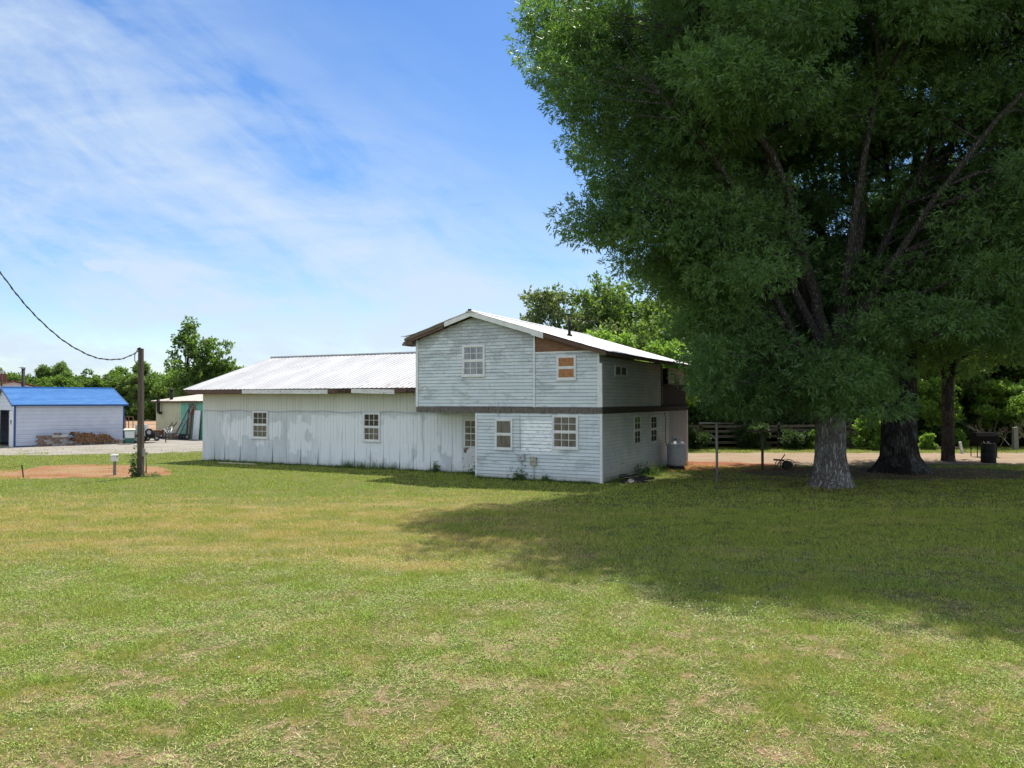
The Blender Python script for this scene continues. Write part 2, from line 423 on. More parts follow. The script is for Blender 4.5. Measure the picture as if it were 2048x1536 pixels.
def dirtmat(name, a, b, c, sc=1.2, grit=40):
    m, t = new_mat(name)
    pos = t.n('ShaderNodeNewGeometry').outputs['Position']
    n1 = t.noise(t.scalev(pos, (.5, 1, 1)), sc, 6, .65)
    col = t.mix(t.step(n1, .36, .64), a, b)
    n2 = t.noise(pos, grit, 4, .7)
    col = t.mix(t.math('MULTIPLY', t.step(n2, .5, .7), .55), col, c)
    finish(t, col, .95, .1, n2, .03, 0, .8)


dirtmat('gravel', (.255, .235, .205), (.20, .18, .15), (.31, .29, .265))
dirtmat('clay', (.205, .088, .044), (.235, .145, .078), (.20, .16, .08), .9, 12)
dirtmat('red_clay', (.27, .10, .045), (.19, .075, .04), (.23, .13, .075))
dirtmat('dirt_road', (.27, .20, .14), (.215, .155, .10), (.31, .255, .195))
dirtmat('tilled_soil', (.28, .175, .11), (.24, .15, .092), (.30, .21, .145), .2, 3)
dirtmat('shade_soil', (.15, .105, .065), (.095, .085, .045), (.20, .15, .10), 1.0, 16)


# ------------------------------------------------------------------ mesh helpers
def link(name, me, mats, parent=None, loc=None, rotz=None):
    if not isinstance(mats, (list, tuple)):
        mats = [mats]
    for mm in mats:
        me.materials.append(MATS[mm] if isinstance(mm, str) else mm)
    o = bpy.data.objects.new(name, me)
    COL.objects.link(o)
    if parent is not None:
        o.parent = parent
    if loc is not None:
        o.location = loc
    if rotz is not None:
        o.rotation_euler = (0, 0, rotz)
    return o


def fast_mesh(name, verts, faces, smooth=False):
    """verts (N,3), faces (M,k) with k constant"""
    verts = np.asarray(verts, dtype=np.float32)
    faces = np.asarray(faces, dtype=np.int32)
    me = bpy.data.meshes.new(name)
    k = faces.shape[1]
    me.vertices.add(len(verts))
    me.vertices.foreach_set('co', verts.ravel())
    me.loops.add(faces.size)
    me.loops.foreach_set('vertex_index', faces.ravel())
    me.polygons.add(len(faces))
    me.polygons.foreach_set('loop_start', np.arange(0, faces.size, k, dtype=np.int32))
    if smooth:
        me.polygons.foreach_set('use_smooth', np.ones(len(faces), dtype=bool))
    me.update(calc_edges=True)
    return me


class MB:
    """collects faces of any size, with material index; one mesh per build"""
    def __init__(s):
        s.v, s.f, s.mi, s.sm = [], [], [], []

    def face(s, pts, mi=0, smooth=False):
        b = len(s.v)
        s.v.extend(tuple(p) for p in pts)
        s.f.append(tuple(range(b, b + len(pts))))
        s.mi.append(mi)
        s.sm.append(smooth)

    def box(s, x0, x1, y0, y1, z0, z1, mi=0):
        s.hexa([(x0, y0, z0), (x1, y0, z0), (x1, y1, z0), (x0, y1, z0), (x0, y0, z1), (x1, y0, z1), (x1, y1, z1), (x0, y1, z1)], mi)

    def hexa(s, p, mi=0):
        b = len(s.v)
        s.v.extend(tuple(q) for q in p)
        for f in ((0, 3, 2, 1), (4, 5, 6, 7), (0, 1, 5, 4), (1, 2, 6, 5), (2, 3, 7, 6), (3, 0, 4, 7)):
            s.f.append(tuple(b + i for i in f))
            s.mi.append(mi)
            s.sm.append(False)

    def bar(s, a, b_, w, h=None, mi=0, up=(0, 0, 1)):
        """square bar from a to b"""
        a, b_ = Vector(a), Vector(b_)
        d = (b_ - a).normalized()
        u = Vector(up)
        if abs(d.dot(u)) > .95:
            u = Vector((0, 1, 0))
        x = d.cross(u).normalized() * (w / 2)
        y = x.normalized().cross(d) * ((h or w) / 2)
        s.hexa([a - x - y, a + x - y, a + x + y, a - x + y, b_ - x - y, b_ + x - y, b_ + x + y, b_ - x + y], mi)

    def tube(s, pts, rad, n=8, mi=0, cap=True, smooth=True):
        pts = [Vector(p) for p in pts]
        rads = rad if isinstance(rad, (list, tuple)) else [rad] * len(pts)
        b = len(s.v)
        ref = Vector((.31, .17, .93))
        for i, p in enumerate(pts):
            d = (pts[min(i + 1, len(pts) - 1)] - pts[max(i - 1, 0)]).normalized()
            r0 = ref if abs(d.dot(ref)) < .9 else Vector((1, 0, 0))
            x = d.cross(r0).normalized()
            y = d.cross(x).normalized()
            for k in range(n):
                an = 2 * math.pi * k / n
                s.v.append(tuple(p + (x * math.cos(an) + y * math.sin(an)) * rads[i]))
        for i in range(len(pts) - 1):
            for k in range(n):
                k2 = (k + 1) % n
                s.f.append((b + i * n + k, b + i * n + k2, b + (i + 1) * n + k2, b + (i + 1) * n + k))
                s.mi.append(mi)
                s.sm.append(smooth)
        if cap:
            s.f.append(tuple(b + k for k in range(n))[::-1]); s.mi.append(mi); s.sm.append(False)
            e = b + (len(pts) - 1) * n
            s.f.append(tuple(e + k for k in range(n))); s.mi.append(mi); s.sm.append(False)

    def lathe(s, prof, c=(0, 0, 0), n=24, mi=0):
        """prof: list of (r, z)"""
        b = len(s.v)
        for r, z in prof:
            for k in range(n):
                an = 2 * math.pi * k / n
                s.v.append((c[0] + r * math.cos(an), c[1] + r * math.sin(an), c[2] + z))
        for i in range(len(prof) - 1):
            for k in range(n):
                k2 = (k + 1) % n
                s.f.append((b + i * n + k, b + i * n + k2, b + (i + 1) * n + k2, b + (i + 1) * n + k))
                s.mi.append(mi); s.sm.append(True)
        s.f.append(tuple(b + k for k in range(n))[::-1]); s.mi.append(mi); s.sm.append(False)
        e = b + (len(prof) - 1) * n
        s.f.append(tuple(e + k for k in range(n))); s.mi.append(mi); s.sm.append(False)

    def mesh(s, name):
        me = bpy.data.meshes.new(name)
        me.from_pydata(s.v, [], s.f)
        me.polygons.foreach_set('material_index', s.mi)
        me.polygons.foreach_set('use_smooth', s.sm)
        me.update()
        return me

    def build(s, name, mats, parent=None, loc=None, rotz=None):
        return link(name, s.mesh(name), mats, parent, loc, rotz)


def tag(o, label, cat, group=None):
    o['label'] = label
    o['category'] = cat
    if group:
        o['group'] = group
    return o


def thing(name, label, cat, loc=(0, 0, 0), rotz=0.0, group=None):
    o = bpy.data.objects.new(name, None)
    o.empty_display_size = .3
    COL.objects.link(o)
    o.location = loc
    o.rotation_euler = (0, 0, rotz)
    return tag(o, label, cat, group)


def struct(o, kind='structure'):
    o['kind'] = kind
    return o


def copy_tree(o, parent=None):
    c = o.copy()
    COL.objects.link(c)
    if parent is not None:
        c.parent = parent
    for ch in list(o.children):
        copy_tree(ch, c)
    return c


def gx(px, Yd):
    """world X of a photo column at distance Yd"""
    return (px - 1024) / FPX * Yd


def gy(py):
    """distance of a ground point seen on a photo row"""
    return EYE * FPX / (py - HOR)


def gz(py, Yd):
    return EYE + (HOR - py) / FPX * Yd


def gp(px, py):
    Yd = gy(py)
    return (gx(px, Yd), Yd)


# ------------------------------------------------------------------ ground and roads
mb = MB()
S = 900
mb.face([(-S, -60, 0), (S, -60, 0), (S, S, 0), (-S, S, 0)])
struct(mb.build('ground', 'lawn'))


def sheet(name, poly, z, mat, rough=.25, seed=1, sub=10):
    """flat sheet with a ragged outline"""
    rg = random.Random(seed)
    pts = []
    for i in range(len(poly)):
        a, b = Vector((*poly[i], 0)), Vector((*poly[(i + 1) % len(poly)], 0))
        L = (b - a).length
        n = max(1, int(L / .5)) if L < 60 else sub
        nn = Vector((-(b - a).y, (b - a).x, 0)).normalized()
        for k in range(n):
            p = a.lerp(b, k / n) + nn * rg.gauss(0, rough)
            pts.append((p.x, p.y, z))
    mb = MB()
    mb.face(pts)
    me = mb.mesh(name)
    return struct(link(name, me, mat))


sheet('gravel_drive', [gp(-420, 913), gp(-60, 911), gp(150, 909), gp(300, 906), gp(412, 902), (-14.5, 46), (-15.5, 54.3), (-22, 55.2), (-27, 53.5), (-24, 50.5), (-30, 45.5), (-48, 46)], .004, 'gravel', .22, 3)
sheet('clay_patch', [gp(-80, 960), gp(60, 957), gp(150, 955), gp(230, 955), gp(300, 953.5), gp(342, 949), gp(338, 937), gp(300, 931), gp(230, 929.5), gp(160, 928.5), gp(92, 931), gp(50, 938), gp(-60, 943)], .004, 'clay', .12, 5)
sheet('dirt_road', [(5.9, 31.6), (9.5, 31.4), (14, 31.2), (19, 31.9), (24, 33.2), (34, 34), (60, 34), (60, 40.5), (36, 40), (22, 39.2), (14, 39.5), (6, 39), (2, 39), (2, 36.5), (6.2, 35.6)], .004, 'dirt_road', .25, 8)
sheet('clay_yard', [(4.2, 28.2), (7, 29.0), (10, 29.2), (11.6, 30.2), (10.8, 32.3), (9.2, 33.2), (7.4, 34.2), (6.4, 34.2), (5.8, 31.4)], .008, 'red_clay', .18, 9)
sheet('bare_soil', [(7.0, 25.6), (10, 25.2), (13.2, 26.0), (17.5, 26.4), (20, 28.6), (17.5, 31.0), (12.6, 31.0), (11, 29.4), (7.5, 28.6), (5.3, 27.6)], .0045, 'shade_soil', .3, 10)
sheet('ploughed_field', [(-120, 61), (-26.5, 59), (-15, 62), (-12, 103), (-120, 106)], .004, 'tilled_soil', .3, 11)


# ------------------------------------------------------------------ lawn blades
def grass_mesh(rg, xy, h, wd, lean, z0=0.0):
    n = len(xy)
    an = rg.uniform(0, 2 * np.pi, n)
    la = rg.uniform(0, 2 * np.pi, n)
    dx, dy = np.cos(an) * wd / 2, np.sin(an) * wd / 2
    v = np.zeros((n, 3, 3), np.float32)
    v[:, 0, 0], v[:, 0, 1] = xy[:, 0] - dx, xy[:, 1] - dy
    v[:, 1, 0], v[:, 1, 1] = xy[:, 0] + dx, xy[:, 1] + dy
    v[:, 2, 0] = xy[:, 0] + np.cos(la) * lean * h
    v[:, 2, 1] = xy[:, 1] + np.sin(la) * lean * h
    v[:, 2, 2] = h
    v[:, :, 2] += z0
    f = np.arange(n * 3, dtype=np.int32).reshape(n, 3)
    return v.reshape(-1, 3), f


def vnoise(xy, sc, seed):
    """cheap value noise"""
    rg = np.random.default_rng(seed)
    tab = rg.random((64, 64))
    p = xy * sc
    i = np.floor(p).astype(int)
    f = p - i
    f = f * f * (3 - 2 * f)
    a = tab[i[:, 0] % 64, i[:, 1] % 64]; b = tab[(i[:, 0] + 1) % 64, i[:, 1] % 64]
    c = tab[i[:, 0] % 64, (i[:, 1] + 1) % 64]; d = tab[(i[:, 0] + 1) % 64, (i[:, 1] + 1) % 64]
    return (a * (1 - f[:, 0]) + b * f[:, 0]) * (1 - f[:, 1]) + (c * (1 - f[:, 0]) + d * f[:, 0]) * f[:, 1]


RG = np.random.default_rng(7)


def scatter(y0, y1, dens, spread=.80):
    """points over the lawn in front of the camera; dens per square metre"""
    A = spread * (y1 ** 2 - y0 ** 2)
    n = int(A * dens)
    yy = np.sqrt(RG.uniform(y0 ** 2, y1 ** 2, n))
    xx = RG.uniform(-1, 1, n) * spread * yy
    return np.stack([xx, yy], 1)


def inside_house(xy, m=0.0):
    cx, cy = xy[:, 0] - 2.862, xy[:, 1] - 24.56
    lx = cx * .891 - cy * .454
    ly = cx * .454 + cy * .891
    return (lx < m) & (lx > -19.6 - m) & (ly > np.where(lx > -4.6, 0, 1.2) - m) & (ly < 12)


def clay_zone(xy):
    """bare places without grass"""
    x, y = xy[:, 0], xy[:, 1]
    px = 1024 + FPX * x / y
    py = HOR + EYE * FPX / y
    py = py + (vnoise(xy, .8, 51) - .5) * 9 + (vnoise(xy, 2.7, 52) - .5) * 8
    px = px + (vnoise(xy, 1.1, 53) - .5) * 40
    a = (px < 340) & (py < 955) & (py > 930.5 + np.clip((90 - px) * .18, 0, 14))
    b = ((x - 14) / 5.5) ** 2 + ((y - 28.4) / 2.6) ** 2 < 1
    c = (py < 908) & (px < 420)
    return a | b | c


vs, fs, off = [], [], 0
for (y0, y1, dens, hmin, hmax, wd) in ((4.3, 8.0, 6200, .012, .055, .0055), (8.0, 12.0, 3200, .018, .055, .0072), (12, 19, 1600, .022, .055, .0105), (19, 31.5, 380, .025, .055, .019), (31.5, 44, 160, .03, .06, .028)):
    xy = scatter(y0, y1, dens)
    keep = ~inside_house(xy) & ~(clay_zone(xy) & (RG.random(len(xy)) < .90))
    if y1 <= 12:
        keep &= RG.random(len(xy)) < np.clip(1.75 - 1.3 * vnoise(xy, 2.1, 3) - .9 * vnoise(xy, 6.3, 9) - .4 * vnoise(xy, 15., 10), .08, 1)
    if y0 > 30:
        keep &= (xy[:, 0] < -3) | ((xy[:, 1] > 39.0))
    xy = xy[keep]
    if y0 >= 12:
        keep2_ = RG.random(len(xy)) < np.clip(1.7 - 1.1 * vnoise(xy, 3.1, 5) - .8 * vnoise(xy, 7.7, 6), .15, 1)
        xy = xy[keep2_]
    big = .6 * vnoise(xy, .9, 4) + .7 * vnoise(xy, 4.5, 8)
    h = RG.uniform(hmin, hmax, len(xy)) * (.65 + .8 * big)
    v, f = grass_mesh(RG, xy, h, wd * RG.uniform(.7, 1.3, len(xy)), RG.uniform(.2, 1.1, len(xy)))
    vs.append(v); fs.append(f + off); off += len(v)
o = link('grass', fast_mesh('grass', np.concatenate(vs), np.concatenate(fs)), 'blades')
struct(o, 'stuff')
tag(o, 'short mown lawn grass, green with dry straw coloured patches', 'grass')

# clover and low broad weeds between the blades
xy = scatter(4.3, 13, 3400)
cl = vnoise(xy, 1.35, 21) * .45 + vnoise(xy, 3.9, 22) * .35 + vnoise(xy, 9.5, 23) * .2
xy = xy[(RG.random(len(xy)) < np.clip((cl - .35) * 3.4, 0, .95)) & (RG.random(len(xy)) < 1.25 - xy[:, 1] / 15)]
n = len(xy)
sz_ = RG.uniform(.0035, .0080, n) * (.8 + .05 * xy[:, 1])
an = RG.uniform(0, 2 * np.pi, n)
zc_ = RG.uniform(.012, .055, n)
d1 = np.stack([np.cos(an), np.sin(an), RG.uniform(-.5, .5, n)], 1) * sz_[:, None]
d2 = np.stack([-np.sin(an), np.cos(an), RG.uniform(-.5, .5, n)], 1) * sz_[:, None] * .8
c0 = np.stack([xy[:, 0], xy[:, 1], zc_], 1)
v = np.stack([c0 - d1, c0 - d2, c0 + d1, c0 + d2], 1).reshape(-1, 3)
o = link('clover', fast_mesh('clover', v, np.arange(4 * n).reshape(n, 4)), 'clover')
struct(o, 'stuff')
tag(o, 'low clover and broadleaf weeds spread through the near lawn', 'clover')

# dead straw lying between the plants
xy = scatter(4.3, 14, 1500)
xy = xy[RG.random(len(xy)) < np.clip(.10 + 1.6 * vnoise(xy, 2.1, 3) * vnoise(xy, 5.1, 41), 0, 1)]
v, f = grass_mesh(RG, xy, RG.uniform(.006, .02, len(xy)), RG.uniform(.0035, .007, len(xy)), RG.uniform(2.0, 6.0, len(xy)), .008)
o = link('dead_grass', fast_mesh('dead_grass', v, f), pmat('straw', (.50, .42, .23), (.38, .31, .165), 3, rough=.9))
struct(o, 'stuff')
tag(o, 'pale dead grass straw lying between the lawn plants', 'dead grass')

# longer tufts of coarse grass
tc_ = scatter(4.4, 12.5, 4.2)
tc_ = tc_[RG.random(len(tc_)) < 1.1 - tc_[:, 1] / 14]
extra = np.array([gp(265, 1300), gp(280, 1405), gp(90, 1360), gp(560, 1300), gp(700, 1345), gp(1250, 1385), gp(1085, 1345), gp(1200, 1500), gp(1500, 1440), gp(1840, 1440), gp(1010, 1250), gp(740, 1230), gp(1300, 1250)])
vs, fs, off = [], [], 0
mid_ = scatter(12.5, 27, 1.1)
mid_ = mid_[~inside_house(mid_, .3) & ~clay_zone(mid_) & (vnoise(mid_, .5, 61) > .45)]
for grp, rad, nb, hh in ((tc_, .10, 26, .085), (extra, .19, 130, .12), (mid_, .12, 16, .085)):
    for c in grp:
        k = int(nb * RG.uniform(.5, 1.4))
        r = np.abs(RG.normal(0, rad, k))
        a = RG.uniform(0, 2 * np.pi, k)
        p = np.stack([c[0] + r * np.cos(a), c[1] + .8 * r * np.sin(a)], 1)
        v, f = grass_mesh(RG, p, RG.uniform(.3, 1.0, k) * hh, RG.uniform(.006, .012, k) * max(1, c[1] / 11), RG.uniform(.3, 1.6, k))
        vs.append(v); fs.append(f + off); off += len(v)
o = link('grass_tufts', fast_mesh('grass_tufts', np.concatenate(vs), np.concatenate(fs)), 'tuft_blades')
struct(o, 'stuff')
tag(o, 'longer bright green grass tufts standing in the near lawn', 'grass')

# white clover heads
fp = scatter(4.6, 13, 2.4)
fp = fp[vnoise(fp, .8, 31) > .55]
pt = np.array([gp(RG.normal(1420, 60), RG.normal(1228, 14)) for _ in range(34)])
fp = np.concatenate([fp, pt])
mb = MB()
for (x, y) in fp:
    r = RG.uniform(.005, .009)
    z = RG.uniform(.04, .07)
    mb.lathe([(r * .3, z - r), (r, z - r * .3), (r * .9, z + r * .4), (r * .2, z + r)], (x, y, 0), 6)
o = mb.build('clover_flowers', 'flower_white')
struct(o, 'stuff')
tag(o, 'scattered white clover flower heads in the near lawn', 'flowers')

# ------------------------------------------------------------------ house
CX, CY, CA, SA = 2.862, 24.56, .891, .454
HOUSE = thing('house', 'pale blue grey two storey farmhouse with long white metal roofed wing', 'house', (CX, CY, 0), -R(27))


def hx(px, d):
    k = px - 1024
    return -(FPX * (CX + SA * d) - k * (CY + CA * d)) / (FPX * CA + k * SA)


def hz(py, x, d):
    return EYE + (HOR - py) / FPX * (CY - SA * x + CA * d)


def sd_(px, x0=0.0):
    k = px - 1024
    return (k * (CY - SA * x0) - FPX * (CX + CA * x0)) / (FPX * SA - k * CA)


def lap_wall(mb, z0, z1, xl, xr, place, bh=.1165, seed=1, seg=.9):
    """lapped boards; xl(z), xr(z) give the ends; place(x, out, z) -> point"""
    rg = random.Random(seed)
    z = z0
    while z < z1 - .004:
        zt = min(z + bh, z1)
        a0, a1, b0, b1 = xl(z), xr(z), xl(zt), xr(zt)
        n = max(1, int(abs(a1 - a0) / seg))
        o0 = .024 + rg.uniform(-.003, .003)
        gap = .017
        jit = [rg.uniform(-.004, .004) for _ in range(n + 1)]
        for i in range(n):
            f0, f1 = i / n, (i + 1) / n
            g0, g1 = gap + jit[i], gap + jit[i + 1]
            xa, xb = a0 + (a1 - a0) * f0, a0 + (a1 - a0) * f1
            ya, yb_ = b0 + (b1 - b0) * f0, b0 + (b1 - b0) * f1
            mb.face([place(*q) for q in ((xa, o0, z + g0), (xb, o0, z + g1), (yb_, .008, zt), (ya, .008, zt))], 0)
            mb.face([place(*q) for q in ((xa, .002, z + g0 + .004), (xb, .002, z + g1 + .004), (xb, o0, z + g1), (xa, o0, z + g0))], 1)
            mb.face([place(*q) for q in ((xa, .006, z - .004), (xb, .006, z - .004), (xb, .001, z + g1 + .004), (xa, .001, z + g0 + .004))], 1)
        z = zt


front = lambda d: (lambda x, o_, z: (x, d - o_, z))
right = lambda x0: (lambda y, o_, z: (x0 + o_, y, z))

ZB0, ZB1 = 2.25, 2.45           # the dark band between storeys
XM = -2.37                      # joint between the main block and the lean-to
XL = -7.05                      # left end of the upper storey
XS = -4.60                      # left end of the lower siding
RZ, RX, SL = 5.74, -4.68, .305  # ridge height and place, roof slope
DB = 10.7                       # depth of the house


def roof_z(x):
    return RZ - abs(x - RX) * SL


def wall_line(x):
    return roof_z(x) - .17


# lower storey
mb = MB()
lap_wall(mb, .03, ZB0, lambda z: XS, lambda z: 0.0, front(0.0), .1165, 2)
mb.face([(XS, 0, .03), (XS, 1.2, .03), (XS, 1.2, ZB0), (XS, 0, ZB0)])
mb.build('lower_wall', ['siding', 'lap_shade_grime'], HOUSE)
mb = MB()
lap_wall(mb, .03, ZB0, lambda z: 0.0, lambda z: 7.8, right(0.0), .1165, 3)
mb.build('lower_side_wall', ['siding_side', 'lap_shade_grime'], HOUSE)
# ribbed sheet wall at the far end of the side
mb = MB()
y = 7.8
while y < DB - .02:
    y2 = min(y + .2, DB)
    mb.face([(.01, y, .03), (.01, y + .16, .03), (.01, y + .16, ZB0), (.01, y, ZB0)])
    mb.face([(.01, y + .16, .03), (.035, y + .18, .03), (.035, y + .18, ZB0), (.01, y + .16, ZB0)])
    mb.face([(.035, y + .18, .03), (.01, y2, .03), (.01, y2, ZB0), (.035, y + .18, ZB0)])
    y += .2
mb.face([(0, DB, .0), (-7, DB, 0), (-7, DB, 5), (0, DB, 4)])
mb.build('sheet_wall', pmat('sheet_pale', (.33, .37, .375), (.28, .32, .325), 2, (1, 1, .3), rough=.5), HOUSE)
mb = MB()
mb.box(.0, .07, DB - .02, DB + .05, .02, ZB0)
mb.build('corner_trim', 'white_trim', HOUSE)

# upper storey, main block under the gable
mb = MB()
ze = wall_line(XL)


def xl_main(z):
    return XL if z <= ze else max(XL, RX - (RZ - .17 - z) / SL)


def xr_main(z):
    return XM if z <= wall_line(XM) else RX + (RZ - .17 - z) / SL


lap_wall(mb, ZB1, RZ - .18, xl_main, xr_main, front(0.0), .1165, 5)
mb.face([(XL, 0, ZB1), (XL, DB, ZB1), (XL, DB, ze), (XL, 0, ze)])
mb.face([(XL, 0, ZB1 - .1), (XM, 0, ZB1 - .1), (XM, DB, ZB1 - .1), (XL, DB, ZB1 - .1)])
mb.build('upper_wall', ['siding', 'lap_shade_grime'], HOUSE)
# lean-to part of the upper storey
ZLT = 4.10 + .14
mb = MB()
lap_wall(mb, ZB1 - .01, ZLT, lambda z: XM, lambda z: -.08, front(.012), .1165, 6)
mb.build('upper_wall', ['siding', 'lap_shade_grime'], HOUSE)
mb = MB()
lap_wall(mb, ZB1, 4.13, lambda z: .02, lambda z: 6.98, right(-.08), .1165, 7)
mb.build('upper_side_wall', ['siding_side', 'lap_shade_grime'], HOUSE)
# bare board infill above the lean-to wall
mb = MB()
x1 = RX + (RZ - .17 - ZLT) / SL
mb.hexa([(XM + .06, -.008, ZLT + .03), (-.16, -.008, ZLT + .03), (-.16, .03, ZLT + .03), (XM + .06, .03, ZLT + .03),
         (XM + .06, -.008, wall_line(XM)), (-.16, -.008, max(ZLT + .035, wall_line(-.16))), (-.16, .03, max(ZLT + .035, wall_line(-.16))), (XM + .06, .03, wall_line(XM))])
mb.build('infill_board', 'plywood_brown', HOUSE)
mb = MB()
mb.box(XM, -.10, -.016, .01, ZLT, ZLT + .04)
mb.build('sill_trim', 'white_trim', HOUSE)

# dark weathered band, built of short upright boards
mb = MB()
rg = random.Random(4)
x = XL - .02
while x < .03:
    wdt = rg.uniform(.09, .17)
    x2 = min(x + wdt, .045)
    o_ = .040 + rg.uniform(0, .012)
    mb.box(x + .002, x2 - .002, -o_, .02, ZB0 - rg.uniform(0, .015), ZB1 - .012)
    x = x2
mb.build('band_board', 'band_wood', HOUSE)
mb = MB()
y = .02
while y < DB:
    y2 = min(y + rg.uniform(.10, .2), DB)
    o_ = .045 + rg.uniform(0, .012)
    mb.box(-.05, o_, y + .002, y2 - .002, ZB0 - rg.uniform(0, .015), ZB1 - .012)
    y = y2
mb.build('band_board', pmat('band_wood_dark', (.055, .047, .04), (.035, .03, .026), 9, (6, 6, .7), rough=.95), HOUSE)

# corner and joint trims
mb = MB()
mb.box(XL - .045, XL + .05, -.045, .05, ZB1 - .01, ze)
mb.build('corner_trim', 'white_trim', HOUSE)
mb = MB()
mb.box(XM - .03, XM + .03, -.036, .02, ZB1 - .02, wall_line(XM))
mb.build('corner_trim', 'white_trim', HOUSE)
mb = MB()
mb.box(-.13, -.062, -.032, .03, ZB1, ZLT + .02)
mb.hexa([(-.06, -.05, ZB1), (.045, -.05, ZB1), (.045, .05, ZB1), (-.06, .05, ZB1), (-.075, -.05, 3.86), (.03, -.05, 3.86), (.03, .05, 3.86), (-.075, .05, 3.86)])
mb.build('corner_trim', 'white_trim', HOUSE)
mb = MB()
mb.box(-.055, .03, -.032, .055, .02, ZB0)
mb.build('corner_trim', 'white_trim', HOUSE)
mb = MB()
mb.box(XS - .03, XS + .045, -.030, .05, .02, ZB0)
mb.build('corner_trim', 'white_trim', HOUSE)


# windows -----------------------------------------------------------
def window(x0, x1, z0, z1, place, cols=3, rows=2, pane='pane_dark', cas=.055, frame='white_trim', low=None, slider=False, label=None):
    """double hung window; place(x, out, z)"""
    def bx(mb, a, b, c, d, o0, o1):
        mb.hexa([place(a, o1, c), place(b, o1, c), place(b, o0, c), place(a, o0, c), place(a, o1, d), place(b, o1, d), place(b, o0, d), place(a, o0, d)])
    fr, gl, sl = MB(), MB(), MB()
    bx(fr, x0, x0 + cas, z0, z1, 0, .055); bx(fr, x1 - cas, x1, z0, z1, 0, .055)
    bx(fr, x0 + cas, x1 - cas, z1 - cas, z1, 0, .054)
    bx(fr, x0 + cas, x1 - cas, z0, z0 + cas * .8, 0, .054)
    bx(sl, x0 - .02, x1 + .02, z0 - .035, z0 - .002, 0, .075)
    a, b, c, d = x0 + cas, x1 - cas, z0 + cas * .8, z1 - cas
    mid = (c + d) / 2
    if slider:
        xm = (a + b) / 2
        bx(fr, xm - .025, xm + .025, c, d, 0, .05)
    else:
        bx(fr, a, b, mid - .025, mid + .025, 0, .050)
        s_ = .022
        for (q0, q1, oo) in ((c, mid - .025, .044), (mid + .025, d, .048)):
            bx(fr, a, a + s_, q0, q1, 0, oo); bx(fr, b - s_, b, q0, q1, 0, oo)
            bx(fr, a + s_, b - s_, q0, q0 + s_, 0, oo - .001); bx(fr, a + s_, b - s_, q1 - s_, q1, 0, oo - .001)
            for k in range(1, cols):
                xx = a + s_ + (b - a - 2 * s_) * k / cols
                bx(fr, xx - .009, xx + .009, q0 + s_, q1 - s_, .03, .041)
            for k in range(1, rows):
                zz_ = q0 + (q1 - q0) * k / rows
                bx(fr, a + s_, b - s_, zz_ - .009, zz_ + .009, .03, .0395)
    q = [(a, c), (b, c), (b, d), (a, d)]
    if low and not slider:
        gl.face([place(x, .034, z) for x, z in ((a, mid), (b, mid), (b, d), (a, d))], 0)
        gl.face([place(x, .034, z) for x, z in ((a, c), (b, c), (b, mid), (a, mid))], 1)
    else:
        gl.face([place(x, .034, z) for x, z in q])
    wn = fr.build('window', frame, HOUSE)
    sl.build('sill', frame, wn)
    gl.build('pane', [pane, low or pane], wn)
    if label:
        wn['label'] = label
    return wn


def fwin(pxs, pys, d, **kw):
    x0, x1 = hx(pxs[0], d), hx(pxs[1], d)
    xm = (x0 + x1) / 2
    return window(x0, x1, hz(pys[1], xm, d), hz(pys[0], xm, d), front(d), **kw)


fwin((926, 970.5), (690, 752), 0, pane='pane_grey')
fwin((1114, 1153), (711, 759), 0.012, cols=1, rows=1, pane='oriented_board', label='window boarded up with orange board')
fwin((991, 1026), (838, 898), 0, cols=1, rows=1, pane='pane_curtain', cas=.05)
fwin((1105, 1157), (830, 897), 0, pane='pane_curtain')
DW = 1.2
fwin((506.5, 537.5), (822, 876), DW, pane='pane_dark', low='pane_curtain')
fwin((727.5, 761.5), (825, 882), DW, pane='pane_dark', low='pane_curtain')
for (pxs, pys, kw) in (((1228, 1252), (731, 752), dict(slider=True)), ((1266, 1279.5), (830, 889), dict(cols=2, rows=2)), ((1299, 1312), (830, 885), dict(cols=2, rows=2))):
    x0 = -.08 if pys[0] < 800 else 0.0
    y0, y1 = sd_(pxs[0], x0), sd_(pxs[1], x0)
    ym = (y0 + y1) / 2
    window(y0, y1, hz(pys[1], x0, ym), hz(pys[0], x0, ym), right(x0), pane='pane_dark', cas=.06, frame=pmat('side_trim%d' % pxs[0], (.50, .51, .48), (.42, .43, .40), 5, rough=.6), **kw)

# wing wall in vertical sheets, each one slightly sprung at its edge
mb = MB()
rg = random.Random(12)
XW0, XW1, ZW = -19.37, -4.6, 2.98
x = XW0
prev = .0
while x < XW1 - .01:
    x2 = min(x + rg.choice((.62, .62, .93, .78)), XW1)
    sp = rg.uniform(.001, .005)
    fl = rg.uniform(.004, .055)
    zb = rg.uniform(.015, .035) if x < -7 else .02
    tilt = rg.uniform(-.025, .025)
    nz_ = 7
    nx_ = max(2, int((x2 - x) / .155))
    grid = []
    for j in range(nz_ + 1):
        z = zb + (ZW - zb) * (j / nz_) ** 1.6
        row = []
        for i in range(nx_ + 1):
            fx = i / nx_
            ou = sp * fx + fl * max(0, 1 - z / .9) ** 1.6 * abs(fx - .2) + rg.uniform(-.002, .002)
            row.append((x + (x2 - x) * fx - ((.003 + .012 * max(0, 1 - z / .8)) if i == nx_ else 0), DW - ou, z + ((rg.uniform(-.008, .008) + tilt * (fx - .5)) if j == 0 else 0)))
        grid.append(row)
    for j in range(nz_):
        for i in range(nx_):
            mb.face([grid[j][i], grid[j][i + 1], grid[j + 1][i + 1], grid[j + 1][i]])
    # pressed grooves
    xx = x + .155
    while xx < x2 - .08:
        mb.box(xx - .006, xx + .006, DW - sp * ((xx - x) / (x2 - x)) - .007, DW - .001, 1.0, ZW - .01)
        xx += .155
    x = x2
